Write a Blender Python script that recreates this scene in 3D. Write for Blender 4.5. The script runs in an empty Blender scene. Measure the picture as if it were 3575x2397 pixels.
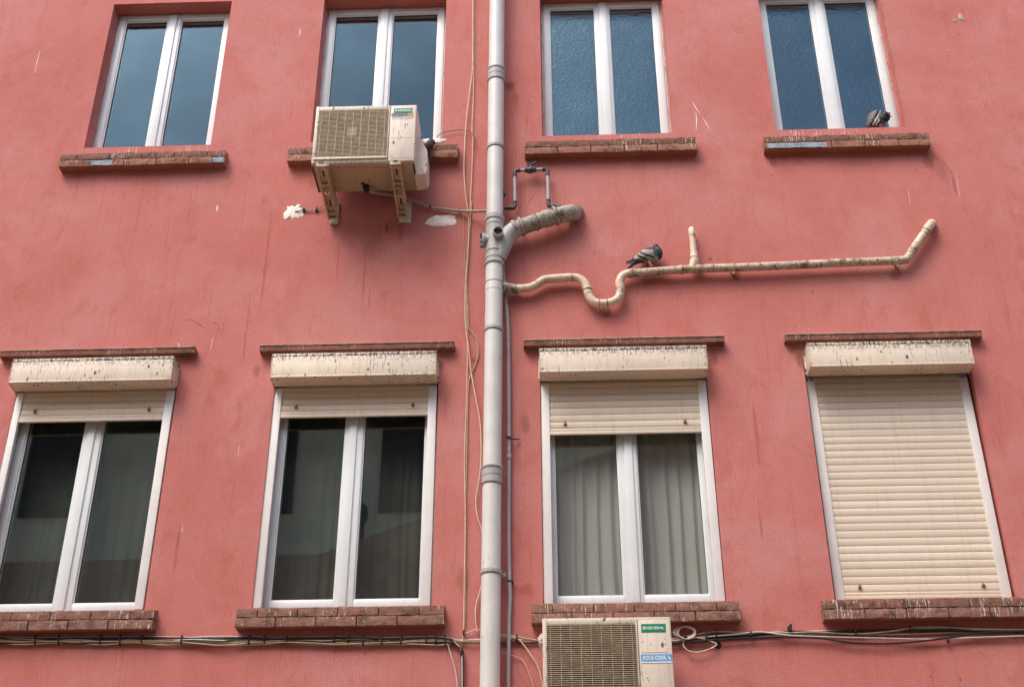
import bpy, bmesh, math, random
from mathutils import Vector, Matrix
random.seed(7)
rnd = random.random
def U(a, b): return a + (b - a) * rnd()
S = bpy.context.scene
COL = S.collection

# ---------------------------------------------------------------- camera
F = 4611.0; CX = 1787.5; CY = 1198.5                      # focal length and centre in photo pixels
yaw, pit, rol = (math.radians(a) for a in (-2.075, 30.99, -0.1214))
fw = Vector((math.sin(yaw)*math.cos(pit), math.cos(yaw)*math.cos(pit), math.sin(pit)))
r0 = Vector((math.cos(yaw), -math.sin(yaw), 0)); u0 = r0.cross(fw)
rt = r0*math.cos(rol) + u0*math.sin(rol); up = -r0*math.sin(rol) + u0*math.cos(rol)
EYE = Vector((0, -7.7, 1.6))
cam = bpy.data.cameras.new("camera"); co = bpy.data.objects.new("camera", cam); COL.objects.link(co)
M = Matrix((rt, up, -fw)).transposed().to_4x4(); M.translation = EYE
co.matrix_world = M
cam.sensor_fit = 'HORIZONTAL'; cam.sensor_width = 36; cam.lens = F/3575*36
cam.clip_start = 0.05; cam.clip_end = 3000
S.camera = co
def at(px, py, y):
    """measured photo point -> the real point at depth y in front of (or behind) the facade"""
    d = fw + rt*((px-CX)/F) - up*((py-CY)/F)
    return EYE + d*((y-EYE.y)/d.y)

# ---------------------------------------------------------------- mesh builder
class MB:
    def __init__(s): s.v = []; s.f = []; s.m = []
    def add(s, vs, fs, mi=0):
        n = len(s.v); s.v += [Vector(p) for p in vs]; s.f += [tuple(i+n for i in f) for f in fs]; s.m += [mi]*len(fs)
        return s
    def box(s, x0, x1, y0, y1, z0, z1, mi=0, fm=None):
        vs = [(x0,y0,z0),(x1,y0,z0),(x1,y1,z0),(x0,y1,z0),(x0,y0,z1),(x1,y0,z1),(x1,y1,z1),(x0,y1,z1)]
        fs = [(0,3,2,1),(4,5,6,7),(0,1,5,4),(2,3,7,6),(1,2,6,5),(3,0,4,7)]   # bottom top front back right left
        s.add(vs, fs, mi)
        if fm:
            for k, q in fm.items(): s.m[len(s.m)-6+k] = q
        return s
    def cbox(s, x0, x1, y0, y1, z0, z1, b=.004, mi=0):
        """box with its edges chamfered by b"""
        b = min(b, (x1-x0)*.3, (y1-y0)*.3, (z1-z0)*.3)
        bm = bmesh.new(); bmesh.ops.create_cube(bm, size=1)
        for v in bm.verts: v.co = Vector(((x0+x1)/2+v.co.x*(x1-x0), (y0+y1)/2+v.co.y*(y1-y0), (z0+z1)/2+v.co.z*(z1-z0)))
        bmesh.ops.bevel(bm, geom=bm.edges[:], offset=b, segments=2, affect='EDGES', profile=.6)
        bm.verts.index_update()
        s.add([v.co.copy() for v in bm.verts], [[v.index for v in f.verts] for f in bm.faces], mi); bm.free(); return s
    def prism(s, poly, a, b, axis='y', mi=0):
        """polygon (pairs) extruded from a to b along an axis"""
        n = len(poly)
        def P(p, t):
            return {'y': (p[0], t, p[1]), 'x': (t, p[0], p[1]), 'z': (p[0], p[1], t)}[axis]
        vs = [P(p, a) for p in poly] + [P(p, b) for p in poly]
        fs = [tuple(range(n))[::-1], tuple(range(n, 2*n))] + [(i, (i+1) % n, n+(i+1) % n, n+i) for i in range(n)]
        return s.add(vs, fs, mi)
    def tube(s, pts, r, n=12, sub=0, mi=0, caps=True, flat=None):
        pts = [Vector(p) for p in pts]; R = list(r) if isinstance(r, (list, tuple)) else [r]*len(pts)
        if sub:
            P2 = []; R2 = []
            for i in range(len(pts)-1):
                p0 = pts[max(i-1,0)]; p1 = pts[i]; p2 = pts[i+1]; p3 = pts[min(i+2,len(pts)-1)]
                for k in range(sub):
                    t = k/sub
                    P2.append(.5*((2*p1)+(-p0+p2)*t+(2*p0-5*p1+4*p2-p3)*t*t+(-p0+3*p1-3*p2+p3)*t**3)); R2.append(R[i]+(R[i+1]-R[i])*t)
            P2.append(pts[-1]); R2.append(R[-1]); pts, R = P2, R2
        k = len(pts); vs = []; ref = None
        for i in range(k):
            d = (pts[min(i+1,k-1)]-pts[max(i-1,0)]).normalized()
            if ref is None:
                ref = Vector((0,0,1)) if abs(d.z) < .9 else Vector((0,1,0))
            a = (ref - d*ref.dot(d)).normalized(); b = d.cross(a); ref = a
            for j in range(n):
                t = 2*math.pi*j/n; q = a*math.cos(t)+b*math.sin(t)
                if flat: q = Vector((q.x*flat[0], q.y*flat[1], q.z*flat[2]))
                vs.append(pts[i]+q*R[i])
        fs = [(i*n+j, i*n+(j+1) % n, (i+1)*n+(j+1) % n, (i+1)*n+j) for i in range(k-1) for j in range(n)]
        if caps: fs += [tuple(range(n))[::-1], tuple((k-1)*n+j for j in range(n))]
        return s.add(vs, fs, mi)
    def ring(s, c, d, r, ln, n=28, mi=0):
        """a collar: short drum with rounded rims, centred on c along d"""
        c = Vector(c); d = Vector(d).normalized(); e = min(ln*.25, .006)
        return s.tube([c-d*ln/2, c-d*(ln/2-.0001), c-d*(ln/2-e), c+d*(ln/2-e), c+d*(ln/2-.0001), c+d*ln/2], [r*.9, r-e*.7, r, r, r-e*.7, r*.9], n, mi=mi)
    def ball(s, c, rad, n=14, m=9, mi=0, rot=None):
        vs = []; c = Vector(c)
        for i in range(m+1):
            th = math.pi*i/m
            for j in range(n):
                ph = 2*math.pi*j/n
                q = Vector((math.sin(th)*math.cos(ph)*rad[0], math.sin(th)*math.sin(ph)*rad[1], math.cos(th)*rad[2]))
                if rot: q = rot @ q
                vs.append(c+q)
        fs = [(i*n+j, (i+1)*n+j, (i+1)*n+(j+1) % n, i*n+(j+1) % n) for i in range(m) for j in range(n)]
        return s.add(vs, fs, mi)
    def build(s, name, mats, parent=None, smooth=35, base=None, label=None):
        if not isinstance(mats, (list, tuple)): mats = [mats]
        o0 = Vector(base) if base is not None else (parent['_o'] if parent is not None and '_o' in parent else None)
        if o0 is None: o0 = Vector((0,0,0))
        o0 = Vector(o0)
        me = bpy.data.meshes.new(name); me.from_pydata([p-o0 for p in s.v], [], s.f)
        for m in mats: me.materials.append(m)
        for p, k in zip(me.polygons, s.m): p.material_index = k
        bm = bmesh.new(); bm.from_mesh(me); bmesh.ops.recalc_face_normals(bm, faces=bm.faces[:]); bm.to_mesh(me); bm.free()
        if smooth:
            me.shade_smooth(); me.set_sharp_from_angle(angle=math.radians(smooth))
        o = bpy.data.objects.new(name, me); COL.objects.link(o)
        if parent is not None: o.parent = parent
        else: o.location = o0
        ORG[o.name] = o0
        if label: o['label'] = label
        return o
ORG = {}
class Par:
    pass
def build(mb, name, mats, parent=None, **k):
    if parent is not None: k['base'] = ORG[parent.name]
    return mb.build(name, mats, parent, **k)
def thing(name, label, cat, loc, group=None):
    o = bpy.data.objects.new(name, None); COL.objects.link(o); o.location = loc; o.empty_display_size = .1
    o['label'] = label; o['category'] = cat
    if group: o['group'] = group
    ORG[o.name] = Vector(loc); return o
def tag(o, label, cat, group=None):
    o['label'] = label; o['category'] = cat
    if group: o['group'] = group
    return o

# ---------------------------------------------------------------- materials
class NT:
    def __init__(s, name):
        s.mat = bpy.data.materials.new(name); s.mat.use_nodes = True; s.t = s.mat.node_tree; s.t.nodes.clear()
        s.out = s.n('ShaderNodeOutputMaterial'); s.pos = s.n('ShaderNodeNewGeometry').outputs['Position']
    def n(s, k, **kw):
        o = s.t.nodes.new(k)
        for a, b in kw.items(): setattr(o, a, b)
        return o
    def l(s, a, b): s.t.links.new(a, b)
    def val(s, sock, v):
        if hasattr(v, 'is_output'): s.l(v, sock)
        elif isinstance(v, (tuple, list)) and len(v) == 3 and sock.type == 'RGBA': sock.default_value = (*v, 1)
        else: sock.default_value = v
    def map(s, sc, off=(0,0,0)):
        m = s.n('ShaderNodeMapping'); s.l(s.pos, m.inputs['Vector']); m.inputs['Scale'].default_value = sc; m.inputs['Location'].default_value = off
        return m.outputs[0]
    def noise(s, scale=1, vec=None, detail=4, rough=.55, dist=0):
        n = s.n('ShaderNodeTexNoise'); s.l(vec if vec is not None else s.pos, n.inputs['Vector'])
        n.inputs['Scale'].default_value = scale; n.inputs['Detail'].default_value = detail; n.inputs['Roughness'].default_value = rough; n.inputs['Distortion'].default_value = dist
        return n.outputs[0]
    def voro(s, scale=1, vec=None, feat='F1', rand=1):
        n = s.n('ShaderNodeTexVoronoi', feature=feat); s.l(vec if vec is not None else s.pos, n.inputs['Vector'])
        n.inputs['Scale'].default_value = scale; n.inputs['Randomness'].default_value = rand
        return n
    def ramp(s, f, a, b, va=0., vb=1.):
        r = s.n('ShaderNodeMapRange'); r.interpolation_type = 'SMOOTHSTEP'; s.val(r.inputs[0], f)
        r.inputs[1].default_value = a; r.inputs[2].default_value = b; r.inputs[3].default_value = va; r.inputs[4].default_value = vb
        return r.outputs[0]
    def math(s, op, a, b=0.):
        m = s.n('ShaderNodeMath', operation=op); s.val(m.inputs[0], a); s.val(m.inputs[1], b); return m.outputs[0]
    def mix(s, f, a, b, bt='MIX'):
        m = s.n('ShaderNodeMix', data_type='RGBA', blend_type=bt); s.val(m.inputs[0], f); s.val(m.inputs[6], a); s.val(m.inputs[7], b); return m.outputs[2]
    def sep(s, ax): 
        x = s.n('ShaderNodeSeparateXYZ'); s.l(s.pos, x.inputs[0]); return x.outputs[ax]
    def spots(s, scale, size, sx=(1,1,1), dens=.5, seed=0.):
        """irregular specks: voronoi cells, only some of which hold a speck of random size"""
        v = s.voro(scale, s.map(sx, (seed, seed*.7, seed*1.3)))
        w = s.noise(scale*2.3, None, 2)
        d = s.math('ADD', v.outputs['Distance'], s.math('MULTIPLY', s.math('SUBTRACT', w, .5), .25))
        c = s.n('ShaderNodeSeparateColor'); s.l(v.outputs['Color'], c.inputs[0])
        r = s.math('MULTIPLY', s.math('SUBTRACT', c.outputs[0], 1-dens), size/max(dens,.01))
        return s.ramp(s.math('SUBTRACT', r, d), 0., .05)
    def drips(s, sx, lo, hi, seed=0.):
        return s.ramp(s.noise(1, s.map(sx, (seed, 0, seed*.37)), 3, .6), lo, hi)
    def bsdf(s, col, rough=.6, spec=.5, bump=None, bstr=.3, bdist=.002, **kw):
        p = s.n('ShaderNodeBsdfPrincipled'); s.val(p.inputs['Base Color'], col); s.val(p.inputs['Roughness'], rough); p.inputs['Specular IOR Level'].default_value = spec
        for k, v in kw.items(): s.val(p.inputs[k.replace('_', ' ')], v)
        if bump is not None:
            b = s.n('ShaderNodeBump'); s.l(bump, b.inputs['Height']); b.inputs['Strength'].default_value = bstr; b.inputs['Distance'].default_value = bdist; s.l(b.outputs[0], p.inputs['Normal'])
        return p
    def done(s, p): s.l(p.outputs[0] if hasattr(p, 'outputs') else p, s.out.inputs[0]); return s.mat

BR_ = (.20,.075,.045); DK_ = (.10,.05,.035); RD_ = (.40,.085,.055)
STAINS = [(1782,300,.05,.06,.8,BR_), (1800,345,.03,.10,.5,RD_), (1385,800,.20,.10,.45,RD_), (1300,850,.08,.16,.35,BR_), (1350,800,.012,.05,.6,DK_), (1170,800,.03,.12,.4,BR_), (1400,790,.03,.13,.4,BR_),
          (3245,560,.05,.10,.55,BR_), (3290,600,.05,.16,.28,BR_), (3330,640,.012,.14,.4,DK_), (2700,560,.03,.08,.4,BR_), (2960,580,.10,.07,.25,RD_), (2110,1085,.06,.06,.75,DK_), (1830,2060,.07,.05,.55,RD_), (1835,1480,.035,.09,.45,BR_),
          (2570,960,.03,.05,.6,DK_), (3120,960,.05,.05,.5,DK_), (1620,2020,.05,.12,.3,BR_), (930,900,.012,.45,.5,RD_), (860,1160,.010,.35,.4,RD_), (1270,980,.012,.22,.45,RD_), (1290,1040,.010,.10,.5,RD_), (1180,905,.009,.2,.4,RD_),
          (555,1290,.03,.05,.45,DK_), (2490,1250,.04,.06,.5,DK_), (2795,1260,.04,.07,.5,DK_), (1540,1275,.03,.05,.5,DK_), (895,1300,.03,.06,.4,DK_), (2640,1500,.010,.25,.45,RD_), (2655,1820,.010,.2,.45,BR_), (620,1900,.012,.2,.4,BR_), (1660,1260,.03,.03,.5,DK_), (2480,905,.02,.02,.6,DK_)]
def m_stucco():
    t = NT('pink_render')
    c = t.mix(t.ramp(t.noise(1.1, None, 6, .6, .3), .3, .7), (.545,.186,.163), (.595,.222,.203))
    c = t.mix(t.ramp(t.noise(3.2, t.map((1,1,.6)), 7, .68, .6), .40, .72, 0, .52), c, (.495,.150,.115))          # older, redder coat
    c = t.mix(t.ramp(t.noise(1.7, t.map((1,1,.7),(4,1,7)), 7, .7, .8), .50, .76, 0, .6), c, (.635,.295,.285))     # chalky bloom
    c = t.mix(t.math('MULTIPLY', t.drips((26,26,1.0), .54, .76), t.ramp(t.noise(.9, t.map((1,1,.5),(9,2,1))), .40, .62, 0, .55)), c, (.43,.105,.08))  # rain runs
    c = t.mix(t.math('MULTIPLY', t.drips((70,70,1.6), .60, .71, 3.), t.ramp(t.noise(1.3, t.map((1,1,.4),(2,8,5))), .42, .62, 0, .6)), c, (.33,.075,.05))
    c = t.mix(t.math('MULTIPLY', t.spots(24, .15, (1,1,.6), .12, 1.), .8), c, (.24,.06,.05))
    c = t.mix(t.math('MULTIPLY', t.spots(10, .12, (1,1,.3), .11, 5.), .65), c, (.12,.045,.035))
    c = t.mix(t.math('MULTIPLY', t.spots(9, .10, (2.2,2.2,.22), .10, 8.), .6), c, (.76,.58,.54))                # whitish runs
    c = t.mix(t.ramp(t.noise(.75, t.map((1,1,1.2),(11,4,2)), 6, .65, .5), .45, .68, 0, .5), c, (.60,.285,.265))      # sun-faded areas
    c = t.mix(t.ramp(t.noise(6, t.map((1,1,.55),(2,9,4)), 6, .7, 1.), .52, .72, 0, .5), c, (.46,.130,.085))          # rubbed, redder smears
    c = t.mix(t.ramp(t.noise(38, None, 4, .7), .5, .75, 0, .22), c, (.41,.125,.095))
    z = t.sep(2); band = t.math('MULTIPLY', t.ramp(z, 7.955, 7.99), t.ramp(z, 8.035, 8.042, 1., 0.))
    x = t.sep(0); ms = 0.
    for a, b in UP: ms = t.math('ADD', t.math('MULTIPLY', t.ramp(x, a, a+.1), t.ramp(x, b-.05, b+.05, 1., 0.)), ms)
    band = t.math('MULTIPLY', band, ms)
    w = t.math('MULTIPLY', t.math('MULTIPLY', t.drips((95,95,7), .56, .61, 2.), band), t.ramp(t.noise(2.2, t.map((1,1,.1),(6,3,1))), .44, .58))
    c = t.mix(t.math('MULTIPLY', w, .8), c, (.72,.66,.60))                                                       # droppings run down the ledges
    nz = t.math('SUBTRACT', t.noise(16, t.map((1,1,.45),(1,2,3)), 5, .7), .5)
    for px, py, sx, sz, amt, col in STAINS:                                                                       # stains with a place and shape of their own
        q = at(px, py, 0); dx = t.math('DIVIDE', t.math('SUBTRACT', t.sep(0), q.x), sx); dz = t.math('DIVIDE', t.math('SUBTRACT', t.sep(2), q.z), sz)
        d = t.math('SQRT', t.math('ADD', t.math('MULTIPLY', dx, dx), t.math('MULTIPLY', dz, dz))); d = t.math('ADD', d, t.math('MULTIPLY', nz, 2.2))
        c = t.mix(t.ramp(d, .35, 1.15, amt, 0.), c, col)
    g = t.noise(88, None, 3, .75)
    c = t.mix(t.ramp(g, .35, .68, 0, .5), c, t.mix(1., c, (.72,.68,.66), 'MULTIPLY'))
    c = t.mix(t.ramp(t.noise(150, t.map((1,1,1),(3,3,3)), 2, .6), .5, .8, 0, .25), c, (.70,.29,.27))
    h = t.math('ADD', t.math('ADD', t.noise(120, None, 4, .6), t.math('MULTIPLY', t.noise(48, None, 4, .6), .4)), t.math('MULTIPLY', t.noise(9, None, 4, .5), 1.6))
    return t.done(t.bsdf(c, .9, .15, h, .45, .006))
def m_brick(name, a, b, white=.5, dirt=.5, lo=.6):
    t = NT(name)
    c = t.mix(t.ramp(t.noise(7, t.map((1,1,2)), 5, .6), .3, .7), a, b)
    c = t.mix(t.ramp(t.noise(60, t.map((.35,.35,1.6)), 5, .7, .5), .45, .75, 0, .6), c, tuple(x*.55 for x in a))
    c = t.mix(t.math('MULTIPLY', t.ramp(t.noise(14, None, 5, .65), .48, .68), dirt), c, (.09,.06,.04))
    c = t.mix(t.ramp(t.noise(220, None, 3), .5, .75, 0, .3), c, tuple(min(1,x*1.5) for x in b))
    w = t.math('MULTIPLY', t.drips((120,120,11), lo, lo+.06), t.ramp(t.noise(3.1, t.map((1,1,.2),(5,1,3))), .42, .58))
    w = t.math('MAXIMUM', w, t.spots(42, .24, (1,1,.45), .14, 2.))
    c = t.mix(t.math('MULTIPLY', w, white), c, (.72,.68,.60))
    h = t.math('ADD', t.noise(75, t.map((.5,.5,1.6)), 5, .7), t.math('MULTIPLY', t.noise(20, None, 3), 2.))
    return t.done(t.bsdf(c, .85, .2, h, .8, .006))
def m_plain(name, c, rough=.5, var=.12, scale=6, bump=None, spec=.4, **kw):
    t = NT(name)
    k = t.mix(t.ramp(t.noise(scale, None, 5, .65), .3, .7), tuple(x*(1-var) for x in c), tuple(min(1, x*(1+var*.6)) for x in c))
    k = t.mix(t.ramp(t.noise(scale*22, None, 3, .65), .45, .8, 0, .2), k, tuple(x*.6 for x in c))
    return t.done(t.bsdf(k, rough, spec, t.noise(bump, None, 3) if bump else None, .25, .002, **kw))
def m_slat():
    t = NT('cream_shutter_slat')
    v = t.noise(1, t.map((.25,.25,19.8)), 1, .5); k = t.mix(t.ramp(v, .35, .65), (.67,.585,.47), (.745,.665,.545))
    k = t.mix(t.math('MULTIPLY', t.drips((40,40,2.5), .5, .72, 1.), .22), k, (.50,.40,.27))
    k = t.mix(t.ramp(t.noise(9, None, 6, .7), .52, .75, 0, .25), k, (.50,.41,.29))
    k = t.mix(t.math('MAXIMUM', t.spots(31, .12, (1,1,.8), .06, 4.), t.spots(60, .12, (1,1,.9), .07, 9.)), k, (.12,.07,.035))
    return t.done(t.bsdf(k, .45, .4, t.noise(40, None, 3), .12, .002))
def m_dirty(name, c, rough=.45, top=None, spots=.25, dens=.22, smear=.3, dark=(.035,.025,.018), blot=0., bt=0., drip=.0, tint=(.42,.30,.20)):
    """painted plastic or metal with droppings, runs and grime; top = (z_low, z_high) where grime thickens upward (it sits on a ledge)"""
    t = NT(name)
    k = t.mix(t.ramp(t.noise(5, None, 5, .6), .3, .7), tuple(x*.92 for x in c), tuple(min(1, x*1.04) for x in c))
    k = t.mix(t.math('MULTIPLY', t.drips((55,55,4), .5, .75, 1.), smear), k, tint)
    if blot: k = t.mix(t.ramp(t.noise(13, None, 7, .72, .4), .52-bt, .70-bt, 0, blot), k, (.12,.10,.075))
    if blot: k = t.mix(t.ramp(t.noise(75, t.map((1,1,1),(3,1,2)), 5, .7), .60-bt, .70-bt, 0, blot), k, (.05,.042,.033))
    m = t.spots(31, spots, (1,1,.5), dens, 4.)
    m = t.math('MAXIMUM', m, t.spots(64, spots*.8, (1,1,.8), dens*.8, 9.))
    if drip: m = t.math('MAXIMUM', m, t.math('MULTIPLY', t.math('MULTIPLY', t.drips((100,100,8), .575, .63, 6.), t.ramp(t.noise(5, t.map((1,1,.6),(3,7,2)), 3), .50, .62)), drip))
    if top:
        z = t.sep(2); g = t.ramp(z, top[0], top[1])
        m2 = t.math('MULTIPLY', g, t.ramp(t.noise(70, t.map((1,1,.55)), 6, .7), .45, .54)); m = t.math('MAXIMUM', m, m2)
    k = t.mix(t.math('MULTIPLY', m, t.ramp(t.noise(45, None, 3, .7), .3, .6, .55, 1.)), k, dark)
    k = t.mix(t.ramp(t.noise(260, None, 2), .5, .8, 0, .12), k, tuple(x*.6 for x in c))
    return t.done(t.bsdf(k, rough, .4, t.noise(40, None, 3), .12, .002))
def m_glass(name, fac, tint, rip=0., rough=0., deep=None):
    t = NT(name)
    g = t.n('ShaderNodeBsdfGlossy'); g.inputs['Roughness'].default_value = rough; g.inputs['Color'].default_value = (*tint, 1)
    if deep: d = t.n('ShaderNodeBsdfDiffuse'); d.inputs['Color'].default_value = (*deep, 1)
    else: d = t.n('ShaderNodeBsdfTransparent'); d.inputs['Color'].default_value = (.89,.90,.88, 1)
    fr = t.n('ShaderNodeLayerWeight'); fr.inputs['Blend'].default_value = .5
    f = t.math('ADD', t.math('MULTIPLY', t.math('POWER', fr.outputs['Facing'], 3.), .5), fac)
    sm = t.ramp(t.noise(3.2, None, 4, .6), .35, .75, .86, 1.06)                       # faint film of dirt
    f = t.math('MULTIPLY', f, sm)
    b = t.n('ShaderNodeBump')
    if rip:
        h = t.math('ADD', t.voro(46, t.map((1,1,1.7)), 'SMOOTH_F1').outputs['Distance'], t.math('MULTIPLY', t.noise(38, t.map((1,1,1.5)), 3), .8))
        t.l(h, b.inputs['Height']); b.inputs['Strength'].default_value = rip; b.inputs['Distance'].default_value = .007
    else:
        t.l(t.noise(1.3, None, 0), b.inputs['Height']); b.inputs['Strength'].default_value = .03; b.inputs['Distance'].default_value = .01
    t.l(b.outputs[0], g.inputs['Normal'])
    m = t.n('ShaderNodeMixShader'); t.l(f, m.inputs[0]); t.l(d.outputs[0], m.inputs[1]); t.l(g.outputs[0], m.inputs[2])
    return t.done(m)

UP = [(-3.525,-2.556), (-1.797,-.803), (-.050,.936), (1.695,2.660)]
LO = [(-3.632,-2.540), (-1.877,-.772), (-.092,1.017), (1.668,2.766)]
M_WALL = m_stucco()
M_TILE = m_brick('brick_tile', (.30,.135,.092), (.37,.185,.135), .85, .85, .585)
M_TILE2 = m_brick('brick_tile_lower', (.235,.12,.092), (.31,.16,.125), .75, .75, .60)
M_TILE4 = m_brick('brick_tile_weathered', (.23,.115,.095), (.31,.16,.135), .8, .9, .56)
M_TILEG = m_brick('brick_tile_grimy', (.20,.095,.066), (.27,.135,.10), .9, .95, .575)
M_RED = m_plain('red_masonry_paint', (.345,.12,.078), .85, .15, 8, 90)
M_JOINT = m_plain('grey_blue_joint', (.11,.12,.14), .9, .3, 20)
M_JOINT2 = m_plain('mortar_joint', (.15,.11,.075), .9, .4, 30, 80)
t = NT('flaking_blue_paint')
_c = t.mix(t.ramp(t.noise(16, None, 5, .7), .35, .65), (.19,.27,.36), (.37,.42,.44)); _c = t.mix(t.ramp(t.noise(26, None, 4), .56, .62), _c, (.46,.36,.24))
M_BLUE = t.done(t.bsdf(_c, .9, .2, t.noise(30, None, 4), .6, .004))
M_LINT = m_brick('lintel_slab', (.20,.085,.062), (.27,.115,.085), .7, .85, .58)
M_CAP = m_brick('lintel_cap_dirt', (.42,.28,.22), (.62,.50,.42), .7, .5, .56)
t = NT('white_window_frame')
_c = t.mix(t.ramp(t.noise(5, None, 5, .65), .3, .7), (.72,.78,.79), (.78,.83,.835)); _c = t.mix(t.math('MULTIPLY', t.drips((60,60,3), .54, .76), .25), _c, (.50,.47,.42)); _c = t.mix(t.spots(30, .12, (1,1,.6), .06, 2.), _c, (.2,.17,.14))
M_PVC = t.done(t.bsdf(_c, .35, .4))
M_GASK = m_plain('dark_gasket', (.03,.03,.035), .7)
M_GL_UP = m_glass('clear_window_glass', .03, (.40,.69,.99))
M_GL_FR = m_glass('pebbled_window_glass', .075, (.36,.62,.82), .28, .02)
M_GL_LO = m_glass('lower_window_glass', .105, (.93,1,.96))
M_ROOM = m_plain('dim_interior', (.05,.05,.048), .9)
M_BOX = m_dirty('cream_shutter_box', (.74,.645,.525), .4, (6.02,6.098), .32, .42, .30, drip=.9)
M_SLAT = m_slat()
M_RAIL = m_plain('guide_rail_white', (.79,.785,.765), .35, .06, 5)
M_KNOB = m_plain('brown_stopper', (.26,.15,.05), .5)
M_AC = m_dirty('ac_cream_paint', (.70,.625,.53), .45, None, .36, .34, .42, (.05,.03,.02), blot=.10, drip=.8)
M_ACB = m_dirty('ac_base_pan', (.46,.375,.27), .6, None, .2, .12, .35, blot=.25)
M_GRILL = m_plain('grille_wire', (.54,.44,.315), .45, .2, 30)
M_COIL = m_plain('dark_coil', (.022,.015,.010), .8, .4, 20)
M_FAN = m_plain('fan_plastic', (.10,.07,.045), .6, .2, 10)
M_FANB = m_plain('guard_badge_plastic', (.34,.26,.17), .5, .2, 20)
M_BRK = m_plain('bracket_plastic', (.52,.41,.29), .55, .25, 9)
M_GREEN = m_plain('green_plate', (.005,.24,.125), .35, .05, 8)
M_NAVY = m_plain('faded_navy_sticker', (.10,.115,.16), .5, .4, 40)
M_GOLD = m_plain('faded_gold_sticker', (.46,.32,.14), .5, .3, 40)
M_SKYB = m_plain('blue_sticker', (.13,.37,.70), .5, .15, 30)
M_WTXT = m_plain('white_lettering', (.78,.80,.78), .5, .05)
M_GTXT = m_plain('faded_lettering', (.30,.31,.33), .5, .1)
M_PIPE = m_dirty('grey_white_pipe', (.64,.645,.61), .4, None, .16, .14, .28, blot=.06, tint=(.46,.38,.30))
M_CLMP = m_plain('grey_pipe_collar', (.40,.40,.395), .5, .12, 20)
M_SEAL = m_plain('brown_joint_grime', (.16,.115,.08), .8, .3, 30)
M_OLDP = m_dirty('grimy_grey_pipe', (.40,.37,.32), .65, None, .3, .25, .6, blot=.9, bt=.06, tint=(.2,.17,.13))
M_WASTE = m_dirty('cream_waste_pipe', (.72,.57,.43), .45, None, .34, .30, .40, blot=.45, bt=.03, tint=(.45,.33,.22))
M_WDIRT = m_dirty('grimy_waste_pipe', (.66,.53,.40), .5, None, .40, .36, .6, blot=.9, bt=.065, tint=(.34,.25,.16))
M_GPIPE = m_plain('grey_pvc', (.38,.385,.40), .5, .15, 20)
M_DPVC = m_plain('dark_pvc_fitting', (.055,.065,.07), .5, .2, 30)
M_BHND = m_plain('blue_plastic_handle', (.02,.10,.20), .45)
M_BLK = m_plain('black_plastic', (.018,.018,.02), .6)
M_CABW = m_plain('cream_cable', (.66,.52,.38), .5, .15, 30)
M_CABY = m_plain('yellowed_cable', (.50,.42,.24), .5, .2, 30)
M_CABG = m_plain('white_cable', (.62,.60,.55), .5, .15, 30)
M_HOSE = m_dirty('grimy_hose', (.38,.32,.25), .6, None, .2, .1, .5, blot=.6)
M_PLAS = m_plain('white_filler', (.90,.86,.80), .9, .10, 18, 60)
M_GRYP = m_plain('grey_bare_render', (.45,.42,.36), .9, .12, 25, 60)
M_CRACK = m_plain('crack_line', (.22,.07,.055), .95)
t = NT('net_curtain')
_c = t.mix(t.ramp(t.noise(3, t.map((1,1,.2)), 4), .3, .7), (.56,.58,.58), (.68,.70,.70))
M_CURT = t.done(t.bsdf(_c, .9, .1))
M_CURD = m_plain('dark_curtain', (.10,.115,.11), .9, .25, 3)
M_ASPH = m_plain('asphalt', (.27,.205,.13), .9, .2, 2, 60)
M_OPPD = m_plain('dark_opposite_wall', (.36,.30,.22), .9, .3, 1.2)
M_OPPC = m_plain('cream_opposite_wall', (.66,.66,.50), .9, .1, .8)
M_OPPS = m_plain('dark_louvre', (.03,.035,.033), .7)

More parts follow.
